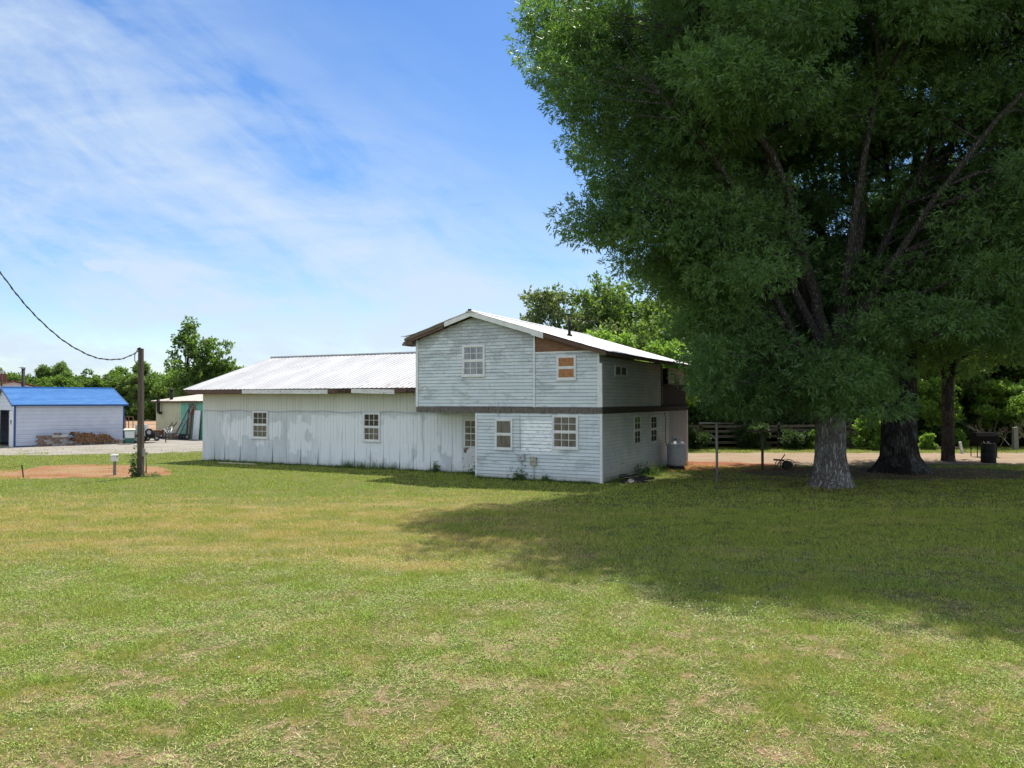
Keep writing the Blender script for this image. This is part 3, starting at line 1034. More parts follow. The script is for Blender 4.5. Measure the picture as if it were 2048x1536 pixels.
mb.build('wing_wall', 'wing_panels', HOUSE)
mb = MB()
mb.box(XW0 + .012, XW1, DW + .06, 10.8, .0, ZW - .02)
mb.hexa([(XW0 + .012, DW + .06, ZW - .021), (XW0 + .05, DW + .06, ZW - .021), (XW0 + .05, 10.8, ZW - .021), (XW0 + .012, 10.8, ZW - .021),
         (XW0 + .012, 5.9, 4.72), (XW0 + .05, 5.9, 4.72), (XW0 + .05, 6.1, 4.72), (XW0 + .012, 6.1, 4.72)])
mb.build('wing_frame', 'rotten_dark', HOUSE)
# brown footing strip showing under the sprung sheets
mb = MB()
mb.box(XW0 + .02, XW1, DW + .02, DW + .055, 0, .16)
mb.build('footing_board', 'rotten_dark', HOUSE)


def ribbed(mb, o_, S_, Ls, R_, Lr, N_, pitch=.23, rw=.045, rh=.022, nr=8, seed=1, wav=.006):
    """ribs run along R_, repeat along S_"""
    o_, S_, R_, N_ = Vector(o_), Vector(S_), Vector(R_), Vector(N_)
    rg = random.Random(seed)
    prof = []
    s = 0.0
    while s < Ls:
        prof += [(s, 0), (s + rw * .3, rh), (s + rw * .7, rh), (s + rw, 0)]
        s += pitch
    prof = [p for p in prof if p[0] < Ls] + [(Ls, 0)]
    sheetw = {}
    rows = []
    for j in range(nr + 1):
        r = Lr * j / nr
        row = []
        for (s, h) in prof:
            key = (int(s / .69), j)
            if key not in sheetw:
                sheetw[key] = rg.uniform(-wav, wav)
            row.append(o_ + S_ * s + R_ * (r + (rg.uniform(-.012, .012) if j == 0 else 0)) + N_ * (h + sheetw[key]))
        rows.append(row)
    for j in range(nr):
        for i in range(len(prof) - 1):
            mb.face([rows[j][i], rows[j][i + 1], rows[j + 1][i + 1], rows[j + 1][i]])


# wing roof
YE, ZE_, YR, ZR = .60, 3.16, 6.0, 4.86
sl_len = math.hypot(YR - YE, ZR - ZE_)
rv = Vector((0, (YR - YE) / sl_len, (ZR - ZE_) / sl_len))
nv = Vector((0, -rv.z, rv.y))
mb = MB()
ribbed(mb, (-19.9, YE - .04, ZE_ - .012), (1, 0, 0), 19.9 - 7.06, rv, sl_len + .04, nv, seed=5, wav=.005)
ribbed(mb, (-19.9, YR + (YR - YE), ZE_), (1, 0, 0), 19.9 - 7.06, (0, -rv.y, rv.z), sl_len, (0, rv.z, rv.y), seed=6)
mb.box(-19.9, -7.06, YR - .16, YR + .16, ZR - .02, ZR + .035)
wr = mb.build('wing_roof', 'wing_roof_sheet', HOUSE)
mb = MB()
for (a, b) in (((YE, ZE_), (YR, ZR)), ((2 * YR - YE, ZE_), (YR, ZR))):
    mb.hexa([(-19.85, a[0], a[1] - .13), (-7.06, a[0], a[1] - .13), (-7.06, b[0], b[1] - .13), (-19.85, b[0], b[1] - .13),
             (-19.85, a[0], a[1] - .03), (-7.06, a[0], a[1] - .03), (-7.06, b[0], b[1] - .03), (-19.85, b[0], b[1] - .03)])
mb.build('roof_deck', 'roof_under', wr)


def fascia(px0, px1, mat, dz0=0.0, dz1=0.0, h=.17, out_=0.0, nm='fascia_board'):
    x0, x1 = hx(px0, YE), hx(px1, YE)
    mb = MB()
    zt0, zt1 = ZE_ - .03 - dz0, ZE_ - .03 - dz1
    y0, y1 = YE - .035 - out_, YE - .008 - out_
    mb.hexa([(x0, y0, zt0 - h), (x1, y0, zt1 - h), (x1, y1, zt1 - h), (x0, y1, zt0 - h), (x0, y0, zt0), (x1, y0, zt1), (x1, y1, zt1), (x0, y1, zt0)])
    o = mb.build(nm, mat, wr)
    return o


fascia(377, 484, 'brown_wood')
fascia(485, 656, 'peeling_fascia', 0, .03)
fascia(656.5, 672, 'brown_wood', .0, .03, .14)
fascia(672, 703, 'rotten_dark', .03, .02, .10)
fascia(704, 790, 'peeling_fascia', .0, .05, .17, .02)
fascia(790.5, 812, 'brown_wood', .02, .0, .15)
fascia(812, 832, 'rotten_dark', .0, .02, .13)
# rotten rafter ends and a split board in the broken stretches
for px_ in (676, 690, 812, 822, 830):
    mb = MB()
    x = hx(px_, YE)
    mb.hexa([(x - .03, YE - .05, ZE_ - .20), (x + .03, YE - .05, ZE_ - .20), (x + .03, YE + .6, ZE_ - .02), (x - .03, YE + .6, ZE_ - .02),
             (x - .03, YE - .05, ZE_ - .08), (x + .03, YE - .05, ZE_ - .08), (x + .03, YE + .6, ZE_ + .1), (x - .03, YE + .6, ZE_ + .1)])
    mb.build('rafter_end', 'brown_wood', wr)
mb = MB()
mb.bar((hx(796, YE), YE - .05, ZE_ - .02), (hx(831, YE), YE - .02, ZE_ - .13), .03, .05)
mb.build('split_board', 'brown_wood', wr)
mb = MB()      # soffit shade board behind the fascia
mb.box(-19.8, -7.1, YE + .02, DW + .02, ZW - .03, ZW - .005)
mb.build('soffit', 'roof_under', wr)

# main roof
XE_R, XE_L = .30, -7.45
lr = math.hypot(1, SL)
mb = MB()
rr_ = Vector((1 / lr, 0, -SL / lr))
ribbed(mb, (RX, -.32, RZ + .012), (0, 1, 0), DB + .6, rr_, (XE_R - RX) * lr, (SL / lr, 0, 1 / lr), rh=.004, seed=8, wav=.0015)
ribbed(mb, (RX, -.32, RZ + .012), (0, 1, 0), DB + .6, (-rr_.x, 0, rr_.z), (RX - XE_L - .55) * lr, (-SL / lr, 0, 1 / lr), seed=9)
# ridge cap
mb.hexa([(RX - .16, -.36, RZ - .02), (RX + .16, -.36, RZ - .02), (RX + .16, DB + .3, RZ - .02), (RX - .16, DB + .3, RZ - .02),
         (RX - .02, -.36, RZ + .06), (RX + .02, -.36, RZ + .06), (RX + .02, DB + .3, RZ + .06), (RX - .02, DB + .3, RZ + .06)])
mr = mb.build('main_roof', 'roof_white', HOUSE)
# lifted, bent sheet at the left eave
mb = MB()
xs = [XE_L + .56, XE_L + .36, XE_L + .16, XE_L - .02, XE_L - .16]
zs = [roof_z(XE_L + .56) + .012, roof_z(XE_L + .36) + .02, roof_z(XE_L + .16) + .05, roof_z(XE_L) + .085, roof_z(XE_L) + .09]
for i in range(4):
    for k in range(12):
        ya, yb = -.34 + k * .9, -.34 + (k + 1) * .9
        wv = lambda q, i_: .012 * math.sin(q * 3.1 + i_)
        mb.face([(xs[i], ya, zs[i] + wv(k, i)), (xs[i + 1], ya, zs[i + 1] + wv(k, i + 1)), (xs[i + 1], yb, zs[i + 1] + wv(k + 1, i + 1)), (xs[i], yb, zs[i] + wv(k + 1, i))])
mb.build('bent_sheet', 'galvanised', mr)
mb = MB()
mb.hexa([(RX, -.26, RZ - .12), (XE_R - .03, -.26, roof_z(XE_R) - .12), (XE_R - .03, DB + .2, roof_z(XE_R) - .12), (RX, DB + .2, RZ - .12),
         (RX, -.26, RZ - .01), (XE_R - .03, -.26, roof_z(XE_R) - .01), (XE_R - .03, DB + .2, roof_z(XE_R) - .01), (RX, DB + .2, RZ - .01)])
mb.hexa([(XE_L + .05, -.26, roof_z(XE_L) - .10), (RX, -.26, RZ - .12), (RX, DB + .2, RZ - .12), (XE_L + .05, DB + .2, roof_z(XE_L) - .10),
         (XE_L + .05, -.26, roof_z(XE_L) - .01), (RX, -.26, RZ - .01), (RX, DB + .2, RZ - .01), (XE_L + .05, DB + .2, roof_z(XE_L) - .01)])
# soffit board along the left eave
mb.box(XE_L - .02, XL - .05, -.30, DB, roof_z(XE_L) - .22, roof_z(XE_L) - .12)
mb.build('roof_deck', 'roof_under', mr)


def rake(x0, x1, mat, h=.17, y0=-.30, drop=.0, nm='rake_board'):
    mb = MB()
    za, zb = roof_z(x0) + .005 - drop, roof_z(x1) + .005 - drop
    mb.hexa([(x0, y0, za - h), (x1, y0, zb - h), (x1, y0 + .035, zb - h), (x0, y0 + .035, za - h), (x0, y0, za), (x1, y0, zb), (x1, y0 + .035, zb), (x0, y0 + .035, za)])
    return mb.build(nm, mat, mr)


xpk = RX
rake(hx(888, -.3), xpk, 'white_trim')
rake(xpk, hx(1062, -.3), 'white_trim')
rake(hx(1062, -.3), hx(1086, -.3), 'white_trim', .20, -.302)
rake(XE_L + .02, hx(888, -.3) - .005, 'weathered_wood', .10, -.29, .0)
rake(XE_L + .02, hx(888, -.3) - .06, 'brown_wood', .09, -.27, .115)
rake(hx(1086, -.3) + .004, XE_R - .04, 'brown_wood', .12, -.295, .03)
mb = MB()
mb.box(RX - .05, RX + .06, -.37, -.31, RZ + .02, RZ + .075)
mb.build('ridge_end', 'black_iron', mr)
mb = MB()      # dark gutter end at the left eave
mb.box(XE_L - .06, XE_L + .12, -.31, .3, roof_z(XE_L) - .25, roof_z(XE_L) - .17)
mb.box(XL - .3, XL - .02, -.2, .02, ze - .08, ze - .05)
mb.build('eave_board', 'weathered_wood', mr)
# vent pipe through the roof
px_ = hx(1139, 3.2)
mb = MB()
mb.tube([(px_, 3.2, roof_z(px_) - .05), (px_, 3.2, roof_z(px_) + .72)], .055, 12)
mb.lathe([(.13, 0), (.10, .05), (.06, .10)], (px_, 3.2, roof_z(px_)), 12)
mb.build('vent_pipe', 'black_iron', HOUSE)

# back porch over the side: floor, dark railing boards, pale hanging panel, dark inner wall
mb = MB()
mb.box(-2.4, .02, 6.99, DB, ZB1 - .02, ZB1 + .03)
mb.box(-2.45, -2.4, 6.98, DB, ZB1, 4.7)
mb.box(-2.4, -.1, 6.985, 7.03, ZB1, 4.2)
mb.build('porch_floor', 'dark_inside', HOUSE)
for (a, b, c, d) in ((-.10, -.02, 7.0, 7.1), (-.08, .0, DB - .1, DB)):
    mb = MB()
    mb.box(a, b, c, d, ZB1 + .03, 4.1)
    mb.build('porch_post', 'weathered_wood', HOUSE)
mb = MB()
y = 7.1
while y < DB - .12:
    mb.box(-.05, -.02, y, y + .13, ZB1 + .03, 3.25 + rg.uniform(-.02, .02))
    y += .145
mb.box(-.10, .01, 7.1, DB - .1, 3.26, 3.33)
mb.build('porch_railing', pmat('stained_wood', (.035, .02, .014), (.022, .014, .01), 7, rough=.8), HOUSE)
mb = MB()
mb.box(-.06, -.03, 8.0, DB - .12, 3.34, 4.02)
mb.build('porch_panel', 'tan_box', HOUSE)

# half hidden door in the wing wall
xd = hx(927.5, DW)
mb = MB()
mb.box(xd, xd + .92, DW - .045, DW - .012, .06, 2.02)
mb.box(xd - .05, xd, DW - .055, DW, .04, 2.08)
mb.box(xd - .05, xd + .97, DW - .054, DW, 2.02, 2.09)
dr = mb.build('door', pmat('door_peeling', (.64, .66, .66), (.56, .58, .58), 4, c3=(.17, .10, .07), s3=3.2, t3=(.60, .63), rough=.7), HOUSE)
dr['label'] = 'door with peeling paint half hidden by the siding corner'
mb = MB()
mb.face([(xd + .1, DW - .052, 1.0), (xd + .82, DW - .052, 1.0), (xd + .82, DW - .052, 1.92), (xd + .1, DW - .052, 1.92)])
mb.build('pane', 'pane_curtain', dr)
mb = MB()
a, b, c, d = xd + .1, xd + .82, 1.0, 1.92
mb.box(a - .04, a, DW - .066, DW - .046, c - .04, d + .04); mb.box(b, b + .04, DW - .066, DW - .046, c - .04, d + .04)
mb.box(a, b, DW - .066, DW - .046, c - .04, c); mb.box(a, b, DW - .066, DW - .046, d, d + .04)
mb.box(a, b, DW - .064, DW - .046, 1.44, 1.48)
for k in (1, 2):
    xx = a + (b - a) * k / 3
    mb.box(xx - .01, xx + .01, DW - .061, DW - .046, c, 1.44); mb.box(xx - .01, xx + .01, DW - .061, DW - .046, 1.48, d)
for zz_ in (1.22, 1.70):
    mb.box(a, b, DW - .059, DW - .046, zz_ - .01, zz_ + .01)
mb.build('frame', 'white_trim', dr)

# service boxes and conduits on the lower siding
for (pxa, pya, pxb, pyb, mt, nm, lb) in ((1036, 908, 1049, 920, 'grey_box', 'meter_box', None), (1061.5, 914, 1072.5, 930, 'tan_box', 'meter_box', None)):
    xa, xb = hx(pxa, -.06), hx(pxb, -.06)
    za, zb = hz(pyb, xa, -.06), hz(pya, xa, -.06)
    mb = MB()
    mb.box(xa, xb, -.13, -.022, za, zb)
    mb.box(xa - .012, xb + .012, -.145, -.02, zb - .02, zb + .012)
    mb.lathe([(.045, 0), (.045, .03)], ((xa + xb) / 2, -.15, (za + zb) / 2), 12)
    bo = mb.build(nm, mt, HOUSE)
    mb = MB()
    xm = (xa + xb) / 2
    mb.tube([(xm, -.06, za + .02), (xm + .005, -.06, .3), (xm, -.05, .0)], .016, 8)
    mb.build('conduit', 'grey_box', bo)
mb = MB()
mb.tube([(hx(1040, 0), -.03, 2.2), (hx(1040, 0) + .01, -.03, 1.6), (hx(1041, 0), -.03, 1.02)], .008, 6)
mb.tube([(hx(997, 0), -.05, 2.62), (hx(997, 0) + .02, -.055, 2.45), (hx(997, 0) - .01, -.06, 2.2), (hx(1000, 0), -.03, 2.1)], .007, 6)
pts = []
for i in range(60):
    x = XW0 + (XL + 1.7 - XW0) * i / 59
    pts.append((x, DW - .045, 2.235 + .018 * math.sin(i * .9) - .018 * math.sin(i * .37 + 1) - .03 * (i / 59)))
mb.tube(pts, .009, 6)
x = hx(846, DW)
mb.tube([(x - .1, DW - .05, 2.25), (x, DW - .05, 1.9), (x - .02, DW - .05, 1.4), (x + .05, DW - .05, 1.0), (x + .04, DW - .05, .35)], .008, 6)
mb.build('wall_cable', 'grey_box', HOUSE)
mb = MB()
mb.tube([(.05, 7.1, 2.2), (.06, 7.25, 1.9), (.05, 7.2, 1.4), (.07, 7.15, 1.0), (.2, 7.0, .8)], .012, 6)
mb.build('gas_line', 'cable_black', HOUSE)


def hp(x, d, z=0):
    """house local to world"""
    return (CX + CA * x + SA * d, CY - SA * x + CA * d, z)


# ------------------------------------------------------------------ propane tank
t_ = thing('propane_tank', 'tall grey upright propane tank standing against the house side wall', 'propane tank', (gx(1353, 30.1), 30.1, 0))
r = .372
mb = MB()
mb.lathe([(r * .55, .10), (r * .86, .13), (r * .97, .19), (r, .27), (r, .86), (r * .97, .93), (r * .86, 1.0), (r * .62, 1.06), (r * .3, 1.085)], n=32)
mb.build('body', 'tank_grey', t_)
mb = MB()
mb.lathe([(r * .78, 0), (r * .78, .15)], n=24)
mb.build('base_ring', 'black_iron', t_)
mb = MB()
n = 24
for k in range(n):
    a0, a1 = 2 * math.pi * k / n, 2 * math.pi * (k + 1) / n
    if 3.6 < a0 < 4.3 or .4 < a0 < 1.1:
        continue
    for rr0, rr1 in ((.185, .185), (.178, .178)):
        mb.face([(rr0 * math.cos(a0), rr0 * math.sin(a0), 1.05), (rr0 * math.cos(a1), rr0 * math.sin(a1), 1.05), (rr1 * math.cos(a1), rr1 * math.sin(a1), 1.24), (rr1 * math.cos(a0), rr1 * math.sin(a0), 1.24)])
mb.build('collar', 'tank_grey', t_)
mb = MB()
mb.lathe([(.035, 1.08), (.035, 1.15), (.05, 1.16), (.05, 1.19)], n=12)
mb.bar((-.09, 0, 1.13), (.05, 0, 1.13), .03)
mb.build('valve', 'black_iron', t_)

# ------------------------------------------------------------------ heap of black hose and sheeting by the corner
rg = random.Random(8)
hc = hp(.75, 1.0)
t_ = thing('hose_heap', 'dark heap of coiled black hose on the grass below the side wall', 'hose', hc)
mb = MB()
for k in range(5):
    r0 = rg.uniform(.22, .42)
    cx, cy = rg.uniform(-.25, .35), rg.uniform(-.3, .3)
    tx, ty = rg.uniform(-.4, .4), rg.uniform(-.4, .4)
    pts = [(cx + r0 * math.cos(a * .42), cy + r0 * .8 * math.sin(a * .42), .07 + .03 * k + tx * r0 * math.cos(a * .42) * .5 + ty * r0 * math.sin(a * .42) * .4 + .05) for a in range(17)]
    pts = [(p[0], p[1], max(.022, p[2])) for p in pts]
    mb.tube(pts, .02, 7)
mb.build('hose', 'plastic_black', t_)
mb = MB()
nx_ = 10
g = [[(-.5 + i * .1, -.4 + j * .08, max(.012, .16 * math.exp(-((i - 5) / 3) ** 2 - ((j - 5) / 3) ** 2) + rg.uniform(-.02, .035))) for i in range(nx_ + 1)] for j in range(nx_ + 1)]
for j in range(nx_):
    for i in range(nx_):
        mb.face([g[j][i], g[j][i + 1], g[j + 1][i + 1], g[j + 1][i]], smooth=True)
mb.build('plastic_sheet', 'plastic_black', t_)

# ------------------------------------------------------------------ clothes line posts
Yp = gy(965)
t_ = thing('clothesline_post', 'pale pipe clothesline post with a short slanting brace near its top', 'clothesline post', (gx(1433, Yp), Yp, 0))
mb = MB()
mb.tube([(0, 0, -.05), (0, 0, 1.95)], .042, 12)
mb.build('pole', 'post_grey', t_)
mb = MB()
mb.bar((-.19, 0, 1.58), (0, 0, 1.36), .035)
mb.build('brace', 'post_grey', t_)
mb = MB()
mb.tube([(-.55, .1, 1.93), (.55, -.1, 1.93)], .03, 8)
mb.build('crossbar', 'post_grey', t_)
Yp = gy(941)
t_ = thing('clothesline_post', 'dark T shaped clothesline post beside the dirt road', 'clothesline post', (gx(1524, Yp), Yp, 0))
mb = MB()
mb.tube([(0, 0, -.05), (0, 0, 1.48)], .05, 12)
mb.build('pole', 'pole_wood', t_)
mb = MB()
mb.bar((-.56, 0, 1.50), (.56, 0, 1.50), .07)
mb.build('crossbar', 'pole_wood', t_)

# ------------------------------------------------------------------ hose reel
Yp = gy(941)
t_ = thing('hose_reel', 'black hose reel with crossed handle bars lying at the road edge', 'hose reel', (gx(1570, Yp), Yp, 0))
for sg in (-.14, .14):
    mb = MB()
    pts = [(.20 * math.cos(a) + .0, sg, .23 + .20 * math.sin(a)) for a in [2 * math.pi * k / 28 for k in range(29)]]
    mb.tube([(p[0] * 1.1 + .1, p[1], p[2]) for p in pts], .012, 6)
    mb.build('rim', 'black_iron', t_)
mb = MB()
for k in range(2):
    pass
n = 24
for (ra, ya, yb) in ((.165, -.10, .10),):
    b = [(ra * math.cos(2 * math.pi * k / n), ra * math.sin(2 * math.pi * k / n)) for k in range(n)]
    mb.face([(p[0] + .06, ya, p[1] + .22) for p in b]); mb.face([(p[0] + .06, yb, p[1] + .22) for p in b][::-1])
    for k in range(n):
        p, q = b[k], b[(k + 1) % n]
        mb.face([(p[0] + .06, ya, p[1] + .22), (q[0] + .06, ya, q[1] + .22), (q[0] + .06, yb, q[1] + .22), (p[0] + .06, yb, p[1] + .22)], smooth=True)
mb.build('drum', 'rubber', t_)
mb = MB()
mb.bar((-.44, .06, 0), (-.02, .0, .62), .035); mb.bar((-.24, -.14, .06), (-.24, -.14, .42), .02)
mb.tube([(-.27 + .16 * math.cos(a), -.1, .24 + .18 * math.sin(a)) for a in [math.pi * (.4 + .12 * k) for k in range(11)]], .012, 6)
mb.build('frame', 'rust_iron', t_)
mb = MB()
mb.tube([(-.46, -.02, .42), (-.05, .02, .39)], .035, 8)
mb.build('handle', 'rust_iron', t_)

# ------------------------------------------------------------------ burn barrel, smoker
Yp = gy(925)
t_ = thing('burn_barrel', 'black steel drum standing open on the grass past the oaks', 'barrel', (gx(1975, Yp), Yp, 0))
mb = MB()
mb.lathe([(.29, .0), (.295, .02), (.29, .26), (.302, .275), (.29, .29), (.29, .54), (.302, .555), (.29, .57), (.29, .80), (.30, .82), (.27, .82), (.265, .3)], n=28)
mb.build('body', 'black_iron', t_)
mb = MB()
rg = random.Random(5)
for k in range(9):
    a = rg.uniform(0, 6.28)
    p = Vector((.12 * math.cos(a), .12 * math.sin(a), .72))
    mb.tube([p, p + Vector((rg.uniform(-.15, .15), rg.uniform(-.15, .15), rg.uniform(.1, .2)))], .015, 5)
mb.build('ash_rubbish', 'post_grey', t_)
Yp = 36.6
t_ = thing('smoker_grill', 'black box smoker on thin legs in deep shade behind the drum', 'smoker', (gx(1966, Yp), Yp, 0))
mb = MB()
mb.box(-.50, .50, -.3, .3, .62, .98)
mb.hexa([(-.50, -.3, .985), (.50, -.3, .985), (.50, .3, .985), (-.50, .3, .985), (-.48, -.18, 1.16), (.48, -.18, 1.16), (.48, .18, 1.16), (-.48, .18, 1.16)])
mb.build('body', 'shaded_black', t_)
for sx_ in (-.46, .46):
    for sy_ in (-.25, .25):
        mb = MB()
        mb.bar((sx_, sy_, 0), (sx_, sy_, .615), .03)
        mb.build('leg', 'shaded_black', t_)


# ------------------------------------------------------------------ trees
def leaves(rg, pts, axis, n_leaf, L, Wd, spread=.9, droop=.15, fold=True):
    """stars of slim leaves at twig tips; returns verts, quads"""
    N = len(pts)
    base = np.repeat(pts, n_leaf, axis=0)
    ax = np.repeat(axis, n_leaf, axis=0)
    M = N * n_leaf
    d = ax * .75 + rg.normal(0, 1, (M, 3)) * spread * .6
    d[:, 2] -= droop
    d /= np.linalg.norm(d, axis=1, keepdims=True) + 1e-6
    wv = np.cross(d, rg.normal(0, 1, (M, 3)))
    wv /= np.linalg.norm(wv, axis=1, keepdims=True) + 1e-6
    ln = (L * rg.uniform(.65, 1.25, M))[:, None]
    wd = (Wd * rg.uniform(.7, 1.2, M))[:, None]
    base = base + rg.normal(0, L * .25, (M, 3))
    v = np.stack([base, base + d * ln * .45 + wv * wd * .5, base + d * ln, base + d * ln * .45 - wv * wd * .5], 1)
    return v.reshape(-1, 3), np.arange(M * 4, dtype=np.int32).reshape(M, 4)


def clump_cloud(rg, centers, radii, per, flat=.65, power=.5, wt=None):
    """twig-tip points in ellipsoidal clumps and their outward axes"""
    P, A = [], []
    for ci, (c, r) in enumerate(zip(centers, radii)):
        k = max(3, int(per * (r * r) * rg.uniform(.75, 1.25) * (1 if wt is None else wt[ci])))
        d = rg.normal(0, 1, (k, 3))
        d /= np.linalg.norm(d, axis=1, keepdims=True)
        q = rg.uniform(0, 1, k) ** power
        st = np.array([r * rg.uniform(.85, 1.25), r * rg.uniform(.85, 1.25), r * flat])
        P.append(c + d * q[:, None] * st)
        A.append(d)
    return np.concatenate(P), np.concatenate(A)


def tube_np(store, pts, rads, n=6):
    mbx = store
    mbx.tube(pts, rads, n, cap=False)


def willow_oak(name, label, base, prof, seed, n_cl, per, trunk_r, flare, limbs, barkm, elong=(1, 1, 1, 1), holes=(), keep=None, fork=4.6, zlo=2.2, lob=.13, cl_r=(.65, 1.45), extra=()):
    rg = np.random.default_rng(seed)
    rr = random.Random(seed)
    root = thing(name, label, 'tree', base)
    bx_, by_ = base[0], base[1]
    zs = np.array([p[0] for p in prof]); rs = np.array([p[1] for p in prof])

    def Rz(z, ph):
        e = np.interp(z, zs, rs)
        cx, sy = np.cos(ph), np.sin(ph)
        ex = np.where(cx < 0, elong[0], elong[1]); ey = np.where(sy < 0, elong[2], elong[3])
        k = 1 / np.sqrt((cx / ex) ** 2 + (sy / ey) ** 2)
        wob = 1 + lob * np.sin(3 * ph + .8 * z + seed) + lob * .8 * np.sin(5 * ph - 1.1 * z) + lob * .5 * np.sin(1.9 * z + 2 * ph)
        return e * k * wob
    C, RR = [], []
    while len(C) < n_cl:
        z = rr.uniform(zs[0], zs[-1])
        ph = rr.uniform(0, 2 * math.pi)
        if rr.random() > np.interp(z, zs, rs) / rs.max() * .9 + .1:
            continue
        rho = 1 - abs(rr.gauss(0, .33))
        if rho < .12:
            continue
        r = Rz(z, ph) * rho
        p = np.array([r * math.cos(ph), r * math.sin(ph), z])
        rad = rr.uniform(*cl_r)
        bad = False
        for (hx_, hy_, hz_, hr_) in holes:
            if (p[0] - hx_) ** 2 + (p[1] - hy_) ** 2 + (p[2] - hz_) ** 2 < hr_ ** 2:
                bad = True
        if bad or (keep and not keep(p[0] + bx_, p[1] + by_, p[2])):
            continue
        C.append(p); RR.append(rad)
    for (ex_, ey_, ez_, er_) in extra:
        C.append(np.array([ex_, ey_, ez_])); RR.append(er_)
    C = np.array(C); RR = np.array(RR)
    # the outer boughs carry the most leaves
    rho_ = np.hypot(C[:, 0], C[:, 1]) / np.maximum(.5, np.interp(C[:, 2], zs, rs))
    P, A = clump_cloud(rg, C, RR, per, .62, .40, np.clip(.45 + .85 * rho_, .5, 1.5))
    P[:, 2] = np.maximum(P[:, 2], zlo - .2 + .5 * rg.random(len(P)))
    v, f = leaves(rg, P, A, 9, .17, .040, 1.0, .22)
    link('crown', fast_mesh('crown', v, f), 'oak_leaf', root)
    # trunk and limbs
    mb = MB()
    n = 40
    prof_t = [(0, flare), (.12, flare * .90), (.3, (flare + trunk_r) / 2 * .97), (.6, trunk_r * 1.13), (1.0, trunk_r * 1.04), (1.8, trunk_r), (2.8, trunk_r * 1.0), (fork - .6, trunk_r * 1.03), (fork, trunk_r * .95), (fork + .5, trunk_r * .5)]
    rows = []
    for (z, r) in prof_t:
        row = []
        for k in range(n):
            a = 2 * math.pi * k / n
            lobe = 1 + (.16 * max(0, 1 - z / .9)) * math.sin(5 * a + seed) + .03 * math.sin(3 * a + z) + .02 * math.sin(11 * a + 2 * z)
            row.append((r * lobe * math.cos(a), r * lobe * math.sin(a), z - (.06 if z == 0 else 0)))
        rows.append(row)
    b0 = len(mb.v)
    for row in rows:
        mb.v.extend(row)
    for j in range(len(rows) - 1):
        for k in range(n):
            k2 = (k + 1) % n
            mb.f.append((b0 + j * n + k, b0 + j * n + k2, b0 + (j + 1) * n + k2, b0 + (j + 1) * n + k)); mb.mi.append(0); mb.sm.append(True)
    limb_pts = []
    for pts, r0 in limbs:
        pp = [Vector(p) for p in pts]
        # smooth the polyline
        fine_ = []
        for i in range(len(pp) - 1):
            a, b = pp[max(i - 1, 0)], pp[i]
            c, d = pp[i + 1], pp[min(i + 2, len(pp) - 1)]
            for s in range(5):
                u = s / 5
                q = .5 * ((2 * b) + (c - a) * u + (2 * a - 5 * b + 4 * c - d) * u * u + (-a + 3 * b - 3 * c + d) * u ** 3)
                fine_.append(q + Vector((rr.uniform(-.04, .04), rr.uniform(-.04, .04), 0)))
        fine_.append(pp[-1])
        m_ = len(fine_)
        mb.tube(fine_, [r0 * (1 - .86 * i / (m_ - 1)) for i in range(m_)], 10, cap=False)
        limb_pts += [(q, r0 * (1 - .86 * i / (m_ - 1))) for i, q in enumerate(fine_)]
    LP = np.array([tuple(q) for q, _ in limb_pts]); LR = [r for _, r in limb_pts]
    for c, rad in zip(C, RR):
        dd = np.linalg.norm(LP - c, axis=1) + np.maximum(0, LP[:, 2] - c[2] + .5) * 1.2
        i = int(np.argmin(dd))
        a = Vector(LP[i]); e = Vector(c)
        L = (e - a).length
        if L < .5:
            continue
        m1 = a.lerp(e, .4) + Vector((rr.uniform(-.12, .12) * L, rr.uniform(-.12, .12) * L, rr.uniform(.0, .14) * L))
        m2 = a.lerp(e, .75) + Vector((rr.uniform(-.08, .08) * L, rr.uniform(-.08, .08) * L, rr.uniform(-.02, .08) * L))
        r0 = min(LR[i] * .6, .018 + .010 * L)
        mb.tube([a, m1, m2, e], [r0, r0 * .75, r0 * .5, .008], 5, cap=False)
        for q in range(2):
            s = m2.lerp(e, rr.random() * .6)
            mb.tube([s, s + Vector((rr.uniform(-1, 1), rr.uniform(-1, 1), rr.uniform(-.5, .6))) * rad * .8], [.012, .005], 4, cap=False)
    mb.build('trunk', barkm, root)
    return root


def limb_set(rr, fork, n, rmax, zmax, r0, lean=(0, 0)):
    out_ = []
    for k in range(n):
        a = 2 * math.pi * (k + rr.uniform(-.3, .3)) / n
        reach = rr.uniform(.45, .95) * rmax
        zt = fork + (zmax - fork) * rr.uniform(.55, 1.0) * (1.15 - .5 * reach / rmax)
        ca_, sa_ = math.cos(a), math.sin(a)
        out_.append(([(0, 0, fork - .9), (ca_ * reach * .10, sa_ * reach * .10, fork + .5), (ca_ * reach * .34 + lean[0], sa_ * reach * .34 + lean[1], fork + (zt - fork) * .38),
                      (ca_ * reach * .66, sa_ * reach * .66, fork + (zt - fork) * .74), (ca_ * reach, sa_ * reach, zt)], r0 * rr.uniform(.6, 1.0)))
    return out_


T1 = (gx(1660, 23.9), 23.9, 0)
T2 = (gx(1797, 28.6), 28.6, 0)
rrl = random.Random(41)


def loc(px, py, Yd, T):
    return (gx(px, Yd) - T[0], Yd - T[1], gz(py, Yd))


